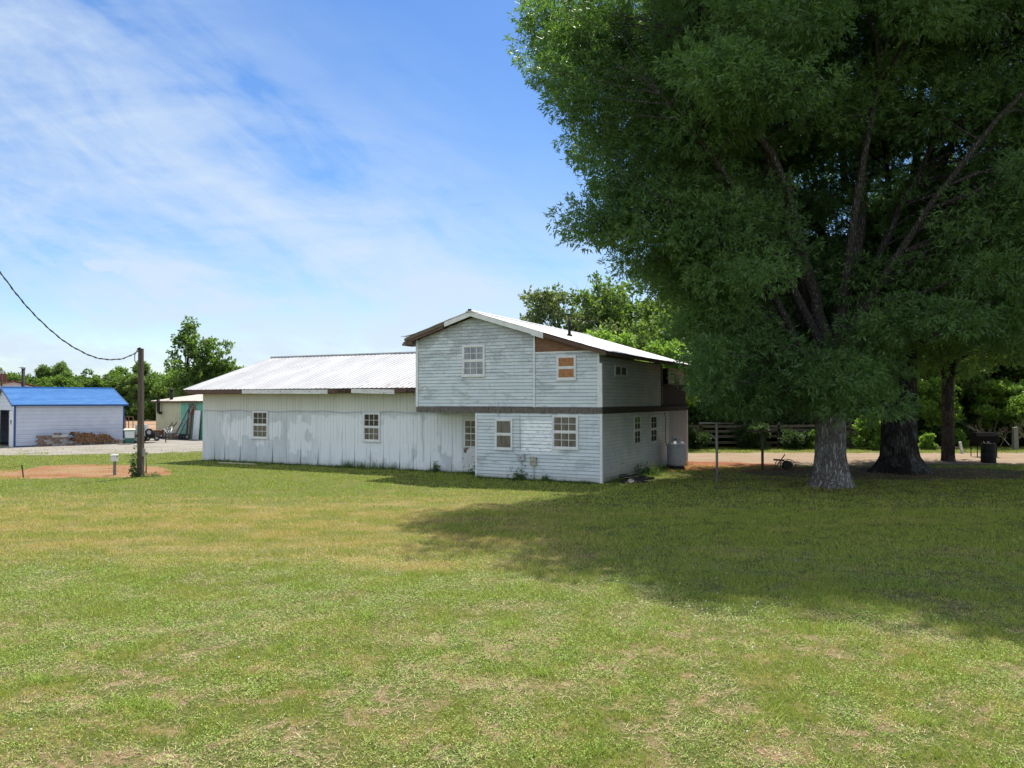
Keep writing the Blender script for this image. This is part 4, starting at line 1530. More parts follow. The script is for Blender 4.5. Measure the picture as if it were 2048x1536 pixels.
# limbs seen in the photo, then a spread of others
l1 = [([(0, 0, 3.2), loc(1655, 690, 23.7, T1), loc(1610, 520, 23.0, T1), loc(1565, 340, 22.2, T1), loc(1470, 200, 21.5, T1), loc(1400, 60, 21, T1)], .25),
      ([(0, 0, 3.4), loc(1690, 600, 24.0, T1), loc(1722, 450, 24.2, T1), loc(1735, 250, 24.6, T1), loc(1740, 60, 25, T1), loc(1760, -150, 25, T1)], .30),
      ([(0, 0, 3.4), loc(1640, 640, 24.5, T1), loc(1590, 470, 25.5, T1), loc(1530, 260, 26.5, T1), loc(1480, 60, 27, T1)], .22),
      ([(0, 0, 3.0), loc(1600, 690, 23.2, T1), loc(1540, 580, 22.4, T1), loc(1440, 480, 21.4, T1), loc(1330, 400, 20.8, T1)], .16),
      ([(0, 0, 3.0), loc(1610, 720, 24.6, T1), loc(1500, 640, 26, T1), loc(1380, 560, 27, T1)], .14)]
l1 += limb_set(rrl, 4.2, 8, 8.5, 20, .20)
prof1 = [(2.3, 3.6), (3.2, 5.0), (4.5, 5.6), (6, 6.3), (8, 7.4), (11, 8.6), (14, 9.2), (17, 8.4), (20, 6.4), (22.5, 3.2), (23.3, 1)]


def roof_sunny(x, y, z):
    # nothing of the crowns stands between the sun and the house roof
    k = (z - 4.7) / math.tan(SUN_EL)
    cx, cy = x - SUN_H.x * k - CX, y - SUN_H.y * k - CY
    lx, ly = cx * CA - cy * SA, cx * SA + cy * CA
    return not (-6 < lx < 1.0 and -.5 < ly < 8.0)


def keep1(x, y, z):
    if not roof_sunny(x, y, z):
        return False
    # clear of the house walls and open above its roof
    cx, cy = x - CX, y - CY
    lx, ly = cx * CA - cy * SA, cx * SA + cy * CA
    if (x / y < .236 or lx < 1.0) and ly > -3.5 and z < 6.6 + max(0, -lx) * .8:
        return False
    if x / y > .475 and z < 4.6:
        return False
    if (x - T1[0]) ** 2 + (y - T1[1]) ** 2 < 1.8 and z < 3.0:
        return False
    return True


boughs = []
for (a, b, r_) in ((1075, 25, 1.0), (1120, 95, 1.0), (1105, 140, .8), (1140, 190, .95), (1185, 235, .9), (1215, 275, .9), (1175, 310, .75), (1220, 365, .95), (1262, 420, .9), (1250, 462, .7), (1285, 520, .9), (1320, 570, .8),
                   (1170, 50, 1.3), (1200, 140, 1.3), (1265, 190, 1.3), (1290, 290, 1.3), (1320, 390, 1.3), (1350, 470, 1.2), (1380, 560, 1.2), (1395, 640, 1.1), (1410, 700, 1.0), (1425, 760, .9), (1440, 800, .8), (1255, 60, 1.4), (1330, 120, 1.4), (1350, 240, 1.4), (1400, 340, 1.4), (1430, 450, 1.3), (1450, 560, 1.2)):
    for q in range(2):
        yq = rrl.uniform(21.0, 24.8)
        p = loc(a + rrl.uniform(-8, 14), b + rrl.uniform(-10, 10), yq, T1)
        boughs.append((p[0], p[1], p[2], r_ * rrl.uniform(.8, 1.05)))
willow_oak('oak_tree', 'big willow oak with the pale grey trunk nearest the house', T1, prof1, 11, 760, 140, .44, .68, l1, 'bark_grey',
           extra=boughs, elong=(.88, 1.0, .74, .9), holes=((-.6, -4.4, 8.2, 3.1), (1.5, -4.8, 10.5, 2.5), (-1.5, -3.5, 5.6, 2.0), (-1.4, -4.5, 11.5, 1.8)), keep=keep1, fork=4.4)
l2 = [([(0, 0, 4.0), loc(1795, 560, 28.4, T2), loc(1835, 450, 28.2, T2), loc(1900, 300, 27.6, T2), loc(1960, 180, 27, T2), loc(2010, 0, 26.5, T2)], .36),
      ([(0, 0, 4.0), loc(1770, 560, 28.9, T2), loc(1730, 420, 29.3, T2), loc(1690, 330, 29.5, T2), loc(1700, 60, 30, T2)], .34),
      ([(0, 0, 4.0), loc(1850, 560, 28.0, T2), loc(1930, 480, 27.2, T2), loc(2080, 380, 26, T2)], .24),
      ([(0, 0, 4.0), loc(1800, 500, 29, T2), loc(1840, 300, 29.5, T2), loc(1850, 60, 30, T2)], .30)]
l2 += limb_set(rrl, 5.0, 9, 9, 22, .24)
prof2 = [(3.3, 3.0), (4.2, 5.2), (5.4, 6.4), (8, 7.8), (12, 9.4), (16, 10), (20, 9), (24, 5), (25.5, 1)]


def keep2(x, y, z):
    if x / y > .50 and z < 5.0:
        return False
    if not roof_sunny(x, y, z):
        return False
    if (x - T2[0]) ** 2 + (y - T2[1]) ** 2 < 3 and z < 3.4:
        return False
    # gap to the sunlit wood between the two right hand trunks
    px = 1024 + FPX * x / y
    return True


willow_oak('oak_tree', 'huge willow oak with the dark flared trunk behind the pale one', T2, prof2, 23, 640, 112, .60, 1.12, l2, 'bark_dark',
           elong=(.95, 1.15, .80, .9), holes=((-1.5, -5, 9.2, 2.2), (1.4, -5.5, 11, 2.2), (.8, -4.5, 6.3, 1.5), (1.6, -1.5, 4.2, 1.6)), keep=keep2, fork=5.0, zlo=3.0)
T3 = (gx(1895, 34), 34, 0)
willow_oak('oak_tree', 'slim straight trunked tree right of the two big oaks', T3, [(3.9, 1.4), (5.0, 2.8), (7, 3.8), (10, 3.6), (13, 1.6)], 31, 110, 100, .235, .29, limb_set(rrl, 3.6, 6, 3.0, 12, .12), 'bark_brown', fork=3.8, zlo=3.5)
# the farther oak beyond the frame edge, whose boughs hang in at the right
T4 = (23.5, 27.5, 0)
willow_oak('oak_tree', 'oak whose boughs hang in from the right edge of the view', T4, [(4.7, 3.0), (5.8, 5.0), (8, 6.4), (12, 7.2), (16, 7), (20, 4.5), (22, 1)], 37, 300, 95, .42, .62, limb_set(rrl, 4.2, 8, 6.5, 18, .2), 'bark_dark', fork=4.2, zlo=3.6)


def tree_kind(seed, H, zc, rx, rz, n_cl, per, L, Wd, leafm, barkm, tr=.14, n_leaf=5, lop=(0, 0), cl=(.16, .30), open_=.0):
    """generic broadleaf: returns (trunk mesh, crown mesh)"""
    rg = np.random.default_rng(seed)
    rr = random.Random(seed)
    C, RR = [], []
    for i in range(n_cl):
        d = np.array([rr.gauss(0, 1), rr.gauss(0, 1), rr.gauss(0, 1)])
        d /= np.linalg.norm(d)
        q = rr.uniform(.25, 1) ** .6
        wob = 1 + .22 * math.sin(3 * math.atan2(d[1], d[0]) + seed) + .15 * math.sin(5 * d[2] + seed * 2)
        C.append(np.array([lop[0] * d[2] + d[0] * rx * q * wob, lop[1] * d[2] + d[1] * rx * q * wob, zc + d[2] * rz * q]))
        RR.append(rr.uniform(*cl) * rx)
    C = np.array(C); RR = np.array(RR)
    P, A = clump_cloud(rg, C, RR, per / (rx * rx * .05), .7, .45)
    v, f = leaves(rg, P, A, n_leaf, L, Wd, 1.1, .1)
    v[:, 2] = np.maximum(v[:, 2], .05)
    crown = fast_mesh('crown', v, f)
    crown.materials.append(MATS[leafm])
    mb = MB()
    top_ = zc + rz * .6
    pts = [(0, 0, -.05), (.02 * H, .0, zc * .4), (lop[0] * .2, lop[1] * .2, zc), (lop[0] * .6, lop[1] * .6, top_)]
    mb.tube(pts, [tr * 1.35, tr, tr * .7, tr * .2], 10)
    for c in C[::2]:
        z = rr.uniform(.35, .85) * min(c[2], top_)
        a = Vector((lop[0] * .3 * z / H, lop[1] * .3 * z / H, z))
        e = Vector(c)
        mb.tube([a, a.lerp(e, .5) + Vector((0, 0, .08 * (e - a).length)), e], [tr * .32, tr * .2, tr * .06], 5, cap=False)
    tm = mb.mesh('trunk')
    tm.materials.append(MATS[barkm])
    return tm, crown


def put_tree(kind, name, label, x, y, s=1.0, rot=0.0, group=None, sz_=None):
    root = thing(name, label, 'tree' if 'tree' in name else 'bush', (x, y, 0), rot, group)
    root.scale = (s, s, sz_ or s)
    for nm, me in (('trunk', kind[0]), ('crown', kind[1])):
        o = bpy.data.objects.new(nm if 'tree' in name else {'trunk': 'stem', 'crown': 'leaves'}[nm], me)
        COL.objects.link(o)
        o.parent = root
    return root


rr = random.Random(77)
far = [tree_kind(101 + i, 8.5, 4.4, 3.3, 4.0, 75, 26, .42, .26, 'far_leaf', 'bark_brown', .16) for i in range(4)]
pine = [tree_kind(131, 8, 4.8, 1.7, 4.0, 60, 22, .40, .16, 'wood_leaf', 'bark_brown', .13, cl=(.22, .4))]
# the line of trees behind the field
x = -92.0
while x < -16:
    y = 106 + rr.uniform(-2, 5)
    k = rr.choice(far if rr.random() < .82 else pine)
    s = rr.uniform(.76, .86) * (.92 if x < -50 else .96)
    put_tree(k, 'field_tree', 'leafy green tree in the dense line at the far edge of the ploughed field', x, y, s, rr.uniform(0, 6.28), 'tree line beyond the field')
    x += rr.uniform(1.9, 3.2)
x = -96.0
while x < 10:
    put_tree(rr.choice(far + pine), 'field_tree', 'leafy green tree in the dense line at the far edge of the ploughed field', x, 113 + rr.uniform(0, 4), rr.uniform(.84, 1.0), rr.uniform(0, 6.28), 'tree line beyond the field')
    x += rr.uniform(2.8, 4.6)
bushk = [tree_kind(151 + i, 3.0, 1.2, 1.7, 1.3, 40, 24, .30, .18, 'far_leaf', 'bark_brown', .05, cl=(.24, .42)) for i in range(2)]
x = -80.0
while x < -18:
    put_tree(rr.choice(bushk), 'field_bush', 'dark undergrowth bush at the foot of the far tree line', x, 103.6 + rr.uniform(0, 1.5), rr.uniform(.8, 1.3), rr.uniform(0, 6), 'undergrowth along the far tree line')
    x += rr.uniform(2.0, 3.2)

# two tall loose trees and a rounder one behind the wing
sap = [tree_kind(171, 9, 5.6, 1.5, 3.4, 52, 10, .24, .15, 'far_leaf', 'bark_brown', .10, cl=(.2, .46)),
       tree_kind(172, 8, 5.2, 1.3, 2.9, 46, 10, .24, .15, 'far_leaf', 'bark_brown', .09, cl=(.2, .46)),
       tree_kind(173, 6, 3.6, 2.3, 2.6, 46, 24, .26, .16, 'far_leaf', 'bark_brown', .12)]
put_tree(sap[0], 'young_tree', 'tallest thin crowned tree rising behind the wing roof', gx(375, 62), 62, 1.02, .5)
put_tree(sap[1], 'young_tree', 'thin crowned tree just right of the tallest one behind the wing', gx(433, 63), 63, 1.0, 2.1)
put_tree(sap[2], 'young_tree', 'low rounded tree peeping over the slope of the wing roof', gx(462, 64), 64, 1.02, 1.0)
put_tree(sap[2], 'young_tree', 'bushy tree in front of the field trees behind the cream shed', gx(372, 66), 66, .98, 3.0)

# wood behind the house and fence
wk = [tree_kind(201 + i, 11, 6.4, 3.6, 4.6, 85, 26, .34, .20, 'wood_leaf', 'bark_brown', .2) for i in range(3)]
ok_ = tree_kind(211, 11, 7.2, 3.0, 3.9, 75, 24, .30, .17, 'olive_leaf', 'bark_brown', .2)
ok2 = tree_kind(214, 11, 7.4, 2.6, 3.9, 65, 22, .30, .17, 'wood_leaf', 'bark_brown', .2)
yk = tree_kind(221, 7, 3.6, 2.6, 3.2, 80, 30, .24, .15, 'young_leaf', 'bark_brown', .12)
sk = [tree_kind(231 + i, 3, 1.15, 1.5, 1.2, 45, 22, .20, .12, 'dark_leaf', 'bark_brown', .04, cl=(.2, .36)) for i in range(2)]
yb = tree_kind(241, 2, .8, .95, .85, 34, 26, .17, .11, 'young_leaf', 'bark_brown', .03, cl=(.2, .36))
put_tree(ok_, 'yard_tree', 'olive green tree with bare twigs at its left showing over the house roof', gx(1118, 52), 52, 1.0, .4)
put_tree(ok2, 'yard_tree', 'taller green tree between the olive one and the big oak', gx(1205, 55), 55, 1.02, 1.4)
put_tree(wk[0], 'yard_tree', 'shaded tree close behind the olive tree over the roof', gx(1260, 58), 58, 1.05, 2.6)
put_tree(yk, 'yard_tree', 'bright yellow green young tree showing just above the main roof', gx(1225, 41), 41, .98, .3)
put_tree(yk, 'yard_tree', 'bright young tree in the gap between roof edge and oak leaves', gx(1318, 43), 43, .92, 2.3)
# bare twigs left of the olive tree
t_ = thing('dead_sapling', 'bare grey twiggy sapling left of the olive tree', 'tree', (gx(1068, 51), 51, 0))
mb = MB()
rgb = random.Random(3)


def twig(mb, a, d, L, r, dep):
    e = a + d * L
    m_ = a.lerp(e, .5) + Vector((rgb.uniform(-.05, .05) * L, rgb.uniform(-.05, .05) * L, .04 * L))
    mb.tube([a, m_, e], [r, r * .8, r * .5], 4, cap=False)
    if dep:
        for k in range(rgb.choice((2, 3, 3))):
            nd = (d + Vector((rgb.uniform(-.9, .9), rgb.uniform(-.6, .6), rgb.uniform(-.2, .7)))).normalized()
            twig(mb, a.lerp(e, rgb.uniform(.5, 1)), nd, L * rgb.uniform(.5, .75), r * .55, dep - 1)


twig(mb, Vector((0, 0, 0)), Vector((.03, 0, 1)), 5.2, .07, 5)
mb.build('trunk', 'dead_branch', t_)
GW = 'wood behind the rail fence'
for (px_, y, s, k) in ((1345, 47.6, .72, 2), (1415, 48.2, .8, 0), (1500, 47.4, .76, 1), (1580, 48.0, .82, 2), (1665, 47.5, .78, 0), (1745, 48.6, .8, 1), (1815, 48, .75, 2), (1885, 47.6, .8, 0), (1965, 48.4, .8, 1), (2045, 47.8, .8, 2), (2125, 48, .8, 0), (1360, 52, .95, 0), (1440, 50, .8, 1), (1520, 56, 1.0, 2), (1590, 50, .85, 0), (1660, 55, 1.0, 1), (1730, 58, 1.0, 2), (1790, 53, .9, 0), (1850, 60, 1.1, 1),
                       (1905, 52, .92, 2), (1960, 57, 1.05, 0), (2010, 51, .9, 1), (2060, 55, 1.0, 2), (2120, 50, .95, 0), (2190, 55, 1.0, 1), (1400, 64, 1.1, 2), (1480, 66, 1.1, 0), (1570, 68, 1.15, 1), (1650, 70, 1.15, 2), (1760, 70, 1.2, 0), (1880, 72, 1.2, 1), (1990, 70, 1.2, 2), (2080, 68, 1.2, 0)):
    put_tree(wk[k], 'wood_tree', 'shaded broadleaf tree in the dark wood behind the fence and oaks', gx(px_, y), y, s, rr.uniform(0, 6), GW)
for (px_, y, s) in ((1383, 42.6, .5), (1505, 42.6, .62), (1585, 42.4, .5), (1345, 44.6, .9), (1392, 45.5, 1.0), (1440, 46, .9), (1490, 45.2, 1.0), (1545, 46, 1.05), (1600, 45.2, .95), (1650, 46.5, 1.0), (1712, 47.5, 1.0), (1765, 46.5, 1.1), (1830, 47, 1.1), (1880, 46, 1.0), (1945, 47.5, 1.2), (2000, 46.5, 1.1), (2060, 46, 1.1), (2130, 46, 1.2),
                    (1420, 49, 1.4), (1520, 50, 1.5), (1610, 49, 1.4), (1690, 50, 1.5), (1780, 50, 1.5), (1860, 50, 1.4), (1930, 51, 1.5), (2030, 50, 1.5)):
    put_tree(rr.choice(sk), 'wood_shrub', 'green shrub of the undergrowth along the fence', gx(px_, y), y, s, rr.uniform(0, 6), 'undergrowth along the fence')
put_tree(yb, 'bright_shrub', 'bright sunlit shrub between the two big oak trunks', gx(1742, 42.5), 42.5, 1.15, .5)
put_tree(yb, 'bright_shrub', 'low bright weeds right beside the flared dark trunk', gx(1852, 42), 42, .5, 1.5)
put_tree(yb, 'bright_shrub', 'low bright bush seen just left of the pale trunk', gx(1622, 42.8), 42.8, .6, 2.5)
put_tree(yk, 'wood_edge_tree', 'light green young tree in the gap between the dark flared and the slim trunk', gx(1868, 45), 45, .62, .9)
put_tree(yk, 'wood_edge_tree', 'light green young tree right of the slim trunk at the wood edge', gx(1985, 46), 46, .60, 2.0)
put_tree(yk, 'wood_edge_tree', 'light green young tree standing at the far right behind the grey post', gx(2060, 44), 44, .58, 4.0)
put_tree(yb, 'bright_shrub', 'bright leafy bush behind the slim trunk at the fence', gx(1912, 44), 44, .6, 3.5)

# dead leaves and twigs under the oaks
rgn = np.random.default_rng(55)
n = 5200
ang = rgn.uniform(0, 2 * np.pi, n)
rad = 1.0 + np.abs(rgn.normal(0, 3.4, n))
ctr = np.where(rgn.random(n)[:, None] < .5, np.array([T1[0], T1[1]]), np.array([T2[0], T2[1]]))
lx_ = ctr[:, 0] + rad * np.cos(ang); ly_ = ctr[:, 1] + rad * np.sin(ang) * .8
a = rgn.uniform(0, 2 * np.pi, n); sz2 = rgn.uniform(.025, .06, n)
d1 = np.stack([np.cos(a), np.sin(a), rgn.uniform(-.3, .3, n)], 1) * sz2[:, None]
d2 = np.stack([-np.sin(a), np.cos(a), rgn.uniform(-.4, .4, n)], 1) * sz2[:, None] * .4
c0 = np.stack([lx_, ly_, rgn.uniform(.02, .05, n)], 1)
v = np.stack([c0 - d1, c0 - d2, c0 + d1, c0 + d2], 1).reshape(-1, 3)
o = link('leaf_litter', fast_mesh('leaf_litter', v, np.arange(4 * n).reshape(n, 4)), pmat('dead_leaf', (.24, .15, .085), (.15, .09, .05), 3, c3=(.36, .27, .17), s3=4, rough=.9))
struct(o, 'stuff')
tag(o, 'brown dead leaves scattered on the shaded lawn below the oaks', 'dead leaves')
mb = MB()
for _ in range(120):
    k_ = T1 if rr.random() < .6 else T2
    p = Vector((k_[0] + rr.gauss(0, 3.6), k_[1] + rr.gauss(0, 3.0), .03))
    an_ = rr.uniform(0, 6.28)
    q = p + Vector((math.cos(an_), math.sin(an_), rr.uniform(0, .06))) * rr.uniform(.1, .5)
    mb.tube([p, p.lerp(q, .5) + Vector((rr.uniform(-.04, .04), rr.uniform(-.04, .04), .01)), q], rr.uniform(.004, .009), 4)
o = mb.build('fallen_twigs', 'dead_branch')
struct(o, 'stuff')
tag(o, 'small fallen grey twigs lying about under the oaks', 'twigs')

# ------------------------------------------------------------------ rail fence
FY = 43.0
t_ = thing('rail_fence', 'old grey board fence with sagging rails behind the dirt road', 'fence', (0, FY, 0))
rg = random.Random(14)
xs_ = [gx(p, FY) for p in (1330, 1400, 1490, 1556, 1640, 1700)]
for x in xs_:
    mb = MB()
    mb.bar((x, 0, -.05), (x + rg.uniform(-.08, .08), rg.uniform(-.05, .05), 1.45), .12)
    mb.build('post', 'fence_wood', t_)
for i in range(len(xs_) - 1):
    for z in (.32, .68, 1.0, 1.28):
        mb = MB()
        mb.bar((xs_[i] - .05, -.08, z + rg.uniform(-.07, .07)), (xs_[i + 1] + .05, -.08, z + rg.uniform(-.07, .07)), .03, .14)
        mb.build('rail', 'fence_wood', t_)
# pale roofed lean-to behind the fence
t_ = thing('lean_to', 'low pale roofed lean-to glimpsed through leaves behind the fence', 'shed', (gx(1470, 47), 47, 0))
mb = MB()
mb.hexa([(-1.2, -.8, 1.55), (1.2, -.8, 1.55), (1.2, .9, 1.85), (-1.2, .9, 1.85), (-1.2, -.8, 1.6), (1.2, -.8, 1.6), (1.2, .9, 1.9), (-1.2, .9, 1.9)])
mb.build('roof', 'roof_white', t_)
mb = MB()
for x in (-1.1, 1.1):
    mb.box(x - .05, x + .05, -.7, -.6, 0, 1.55); mb.box(x - .05, x + .05, .7, .8, 0, 1.83)
mb.box(-1.1, 1.1, .8, .83, 0, 1.8)
mb.build('wall', 'fence_wood', t_)
# log pile between the trunks
mbp = [(0, 0, .16), (.15, .35, .15), (-.1, .18, .44), (.1, .02, .72)]
for i, (dx, dy, z) in enumerate(mbp):
    mb = MB()
    mb.tube([(-1.3, 0, 0), (0, .03, .02), (1.3, 0, 0)], [.17, .155, .14], 12)
    o = mb.build('log', 'fence_wood', None, (gx(1705, 44.3) + dx, 44.3 + dy, z), .06 * i)
    tag(o, ['grey log at the bottom front of the pile between the oaks', 'grey log at the bottom back of the pile between the oaks', 'grey log in the middle of the pile between the oaks', 'topmost grey log of the pile between the oaks'][i], 'log', 'log pile between the oaks')
# fence bits at the right
t_ = thing('white_post', 'leaning white painted post with a stub of rail beside the slim trunk', 'post', (gx(1921, 39), 39, 0))
mb = MB()
mb.bar((.06, 0, -.05), (-.06, 0, .58), .10)
mb.build('post', 'white_paint', t_)
mb = MB()
mb.bar((-1.1, .08, .30), (.0, .08, .28), .03, .07)
mb.bar((.0, .05, .12), (.25, .05, .10), .05)
mb.build('rail', 'post_grey', t_)
Yp = gy(899)
t_ = thing('fence_post', 'stout grey fence post among dead branches near the right edge', 'post', (gx(2029, Yp), Yp, 0))
mb = MB()
mb.hexa([(-.13, -.1, -.05), (.13, -.1, -.05), (.13, .1, -.05), (-.13, .1, -.05), (-.11, -.09, 1.2), (.12, -.09, 1.24), (.12, .09, 1.24), (-.11, .09, 1.2)])
mb.build('post', 'post_grey', t_)
t_ = thing('dead_branches', 'tangle of bare fallen branches around the grey fence post', 'branches', (gx(2010, 40.2), 40.2, 0))
rgb = random.Random(9)
for k in range(8):
    mb = MB()
    a = Vector((rgb.uniform(-1.0, 1.2), rgb.uniform(-.6, .6), rgb.uniform(.05, .6)))
    twig(mb, a, Vector((rgb.uniform(-1, .4), rgb.uniform(-.4, .4), rgb.uniform(.15, .8))).normalized(), rgb.uniform(.5, .95), .016, 3)
    mb.build('branch', 'dead_branch', t_)

# ------------------------------------------------------------------ utility pole with its cable
PY = gy(953.5)
PX = gx(283, PY)
ptop = gz(697, PY)
t_ = thing('utility_pole', 'weathered square wooden pole with vine at its foot, holding the cable', 'pole', (PX, PY, 0))
mb = MB()
rg = random.Random(2)
n = 12
for k in range(1):
    rows = []
    for i in range(n + 1):
        z = -.05 + (ptop + .05) * i / n
        hw = .090 - .022 * i / n
        ox, oy = -.035 * i / n + rg.uniform(-.004, .004), rg.uniform(-.004, .004)
        rows.append([(ox - hw, oy - hw, z), (ox - hw * .1, oy - hw * 1.03, z), (ox + hw, oy - hw, z), (ox + hw, oy + hw, z), (ox, oy + hw, z), (ox - hw, oy + hw, z)])
    for i in range(n):
        for q in range(6):
            q2 = (q + 1) % 6
            mb.face([rows[i][q], rows[i][q2], rows[i + 1][q2], rows[i + 1][q]])
    mb.face(rows[-1])
mb.build('shaft', 'pole_wood', t_)
mb = MB()
mb.box(.09, .15, -.12, .02, .72, .98)
mb.build('junction_box', 'post_grey', t_)
mb = MB()
mb.tube([(-.12, -.06, ptop - .02), (-.06, -.09, ptop - .0), (-.03, -.05, ptop + .02)], .03, 8)
mb.build('insulator', 'black_iron', t_)
# overhead cable with wrapped strand, rising to a pole out of view at the left
pxy = [(276, 702, PY - .1), (262, 710, PY - .5), (240, 718, PY - 1.0), (205, 718, PY - 1.8), (170, 707, PY - 2.6), (120, 677, PY - 3.6), (60, 622, PY - 4.8), (0, 548, PY - 6), (-120, 380, PY - 8), (-240, 200, PY - 9.6)]
cp = [Vector((gx(a, c), c, gz(b, c))) for a, b, c in pxy]
fine_ = []
for i in range(len(cp) - 1):
    a, b = cp[max(i - 1, 0)], cp[i]
    c, d = cp[i + 1], cp[min(i + 2, len(cp) - 1)]
    for s in range(14):
        u = s / 14
        fine_.append(.5 * ((2 * b) + (c - a) * u + (2 * a - 5 * b + 4 * c - d) * u * u + (-a + 3 * b - 3 * c + d) * u ** 3))
mb = MB()
mb.tube(fine_, .013, 6)
L = 0
for ph in (0, 2.1):
    st_ = []
    L = 0
    for i, q in enumerate(fine_):
        if i:
            L += (q - fine_[i - 1]).length
        a = L * 11 + ph
        st_.append(q + Vector((.009 * math.cos(a), .012 * math.cos(a), .017 * math.sin(a))))
    mb.tube(st_, .011, 5)
o = mb.build('overhead_cable', 'cable_black')
tag(o, 'twisted black cable sagging from the wooden pole to the upper left', 'cable')
mb = MB()
mb.tube([(PX - .1, PY - .1, ptop - .03), (PX - .2, PY - .1, ptop - .22), (PX - .2, PY - .1, ptop - .42), (PX - .13, PY - .12, ptop - .56), (PX - .09, PY - .12, ptop - .6)], .014, 6)
o = mb.build('drop_cable', 'cable_black')
tag(o, 'short loop of cable hanging beside the top of the wooden pole', 'cable')


def leafy(name, label, cat, pts, L, Wd, matn, seed, nl=5, parts=None):
    rg = np.random.default_rng(seed)
    P = np.array(pts)
    A = rg.normal(0, 1, P.shape)
    A /= np.linalg.norm(A, axis=1, keepdims=True)
    v, f = leaves(rg, P, A, nl, L, Wd, 1.0, .1)
    o = link(name, fast_mesh(name, v, f), matn)
    return tag(o, label, cat)


rg = random.Random(6)
leafy('climbing_vine', 'dark leafy vine climbing the lower part of the wooden pole', 'vine',
      [(PX - .14 + rg.gauss(0, .06) - (.06 if rg.random() < .3 else 0), PY - .12 + rg.gauss(0, .06), abs(rg.gauss(.15, .42))) for _ in range(120)], .075, .05, 'weed_leaf', 5)
leafy('pole_weeds', 'small weeds at the foot of the wooden pole', 'weeds', [(PX + .35 + rg.gauss(0, .18), PY + rg.gauss(0, .15), abs(rg.gauss(.03, .09))) for _ in range(50)], .08, .03, 'weed_leaf', 6)

Yp = gy(950)
t_ = thing('meter_post', 'grey post with a white meter box on top in the red clay', 'meter post', (gx(231, Yp), Yp, 0))
mb = MB()
mb.bar((0, 0, -.05), (0, 0, .52), .075); mb.bar((.045, -.02, .0), (.045, -.02, .4), .03)
mb.build('post', 'post_grey', t_)
mb = MB()
mb.box(-.095, .095, -.09, .06, .50, .71)
mb.hexa([(-.11, -.11, .711), (.11, -.11, .711), (.11, .07, .711), (-.11, .07, .711), (-.1, -.08, .75), (.1, -.08, .75), (.1, .07, .75), (-.1, .07, .75)])
mb.build('box', 'bin_white', t_)
Yp = gy(946)
t_ = thing('standpipe', 'thin grey water pipe with bent top standing right of the wooden pole', 'pipe', (gx(294, Yp), Yp, 0))
mb = MB()
mb.tube([(0, 0, -.05), (0, 0, .72)], .025, 8)
mb.build('pipe', 'post_grey', t_)
mb = MB()
mb.tube([(.04, 0, .74), (-.10, -.02, .74)], .035, 8)
mb.build('tap', 'post_grey', t_)
Yp = gy(955)
t_ = thing('metal_stake', 'thin dark metal stake standing at the left of the clay patch', 'stake', (gx(48, Yp), Yp, 0))
mb = MB()
mb.bar((.03, 0, -.05), (-.04, 0, .44), .03)
mb.build('stake', 'black_iron', t_)
mb = MB()
mb.tube([(-.04, 0, .42), (-.4, -.05, .36), (-1.0, -.1, .40), (-2.2, -.2, .42)], .006, 5)
mb.build('wire', 'black_iron', t_)
a, b = hp(hx(438, .3), .35), hp(hx(505, .3), .45)
mb = MB()
mb.bar((a[0], a[1], .03), (b[0], b[1], .03), .10, .04)
o = mb.build('plank', 'pale_plank')
tag(o, 'pale loose plank lying on the ground along the wing wall', 'plank')

# weeds along the walls
vs, fs, off = [], [], 0
rgn = np.random.default_rng(15)
for i in range(520):
    x = rgn.uniform(-19.2, -.2)
    tall = .07 + .13 * rgn.random() + (.28 if (-11.2 < x < -8.6 and rgn.random() < .55) else 0)
    d = (1.2 if x < -4.6 else 0) - abs(rgn.normal(.10, .08)) - .03
    c = hp(x, d)
    k = int(rgn.uniform(8, 22))
    p = np.stack([c[0] + rgn.normal(0, .08, k), c[1] + rgn.normal(0, .06, k)], 1)
    v, f = grass_mesh(rgn, p, rgn.uniform(.3, 1, k) * tall, rgn.uniform(.008, .016, k), rgn.uniform(.1, .9, k))
    vs.append(v); fs.append(f + off); off += len(v)
for i in range(130):
    y = rgn.uniform(.3, 9)
    c = hp(abs(rgn.normal(.2, .3)) + .08, y)
    k = int(rgn.uniform(8, 20))
    p = np.stack([c[0] + rgn.normal(0, .10, k), c[1] + rgn.normal(0, .10, k)], 1)
    v, f = grass_mesh(rgn, p, rgn.uniform(.3, 1, k) * .22, rgn.uniform(.01, .02, k), rgn.uniform(.1, 1.1, k))
    vs.append(v); fs.append(f + off); off += len(v)
o = link('wall_weeds', fast_mesh('wall_weeds', np.concatenate(vs), np.concatenate(fs)), 'weed_leaf')
struct(o, 'stuff')
tag(o, 'fringe of tall uncut weeds along the foot of the house walls', 'weeds')
rg = random.Random(16)
for (xx, d, w_, h_, lab) in ((-4.9, .75, .55, .24, 'dark leafy weed clump in front of the half hidden door'), (-6.9, 1.0, .14, .30, 'upright leafy weed against the wing wall left of the door'), (-2.9, -.16, .28, .26, 'small leafy weed below the grey meter box'), (-1.9, -.14, .12, .12, 'tiny leafy weed below the tan meter box'), (.5, 3.4, .5, .30, 'leafy weeds below the tall side windows')):
    pts = []
    for _ in range(int(260 * w_ + 40)):
        c = hp(xx + rg.gauss(0, w_ * .5), d + rg.gauss(0, min(w_, .3) * .35))
        pts.append((c[0], c[1], abs(rg.gauss(.02, h_ * .55))))
    leafy('weed_plant', lab, 'weed', pts, .09, .035, 'weed_leaf', int(abs(xx) * 10), 4)

# ------------------------------------------------------------------ blue roofed shed
SX, SY = -28.6, 44.2
sw = Vector((.724, .690, 0)).normalized()
SLN, SHW = 5.85, 2.96
srot = math.atan2(sw.y, sw.x)
SH = thing('metal_shed', 'pale metal shed with bright blue roof beside the gravel drive', 'shed', (SX, SY, 0), srot)
mb = MB()


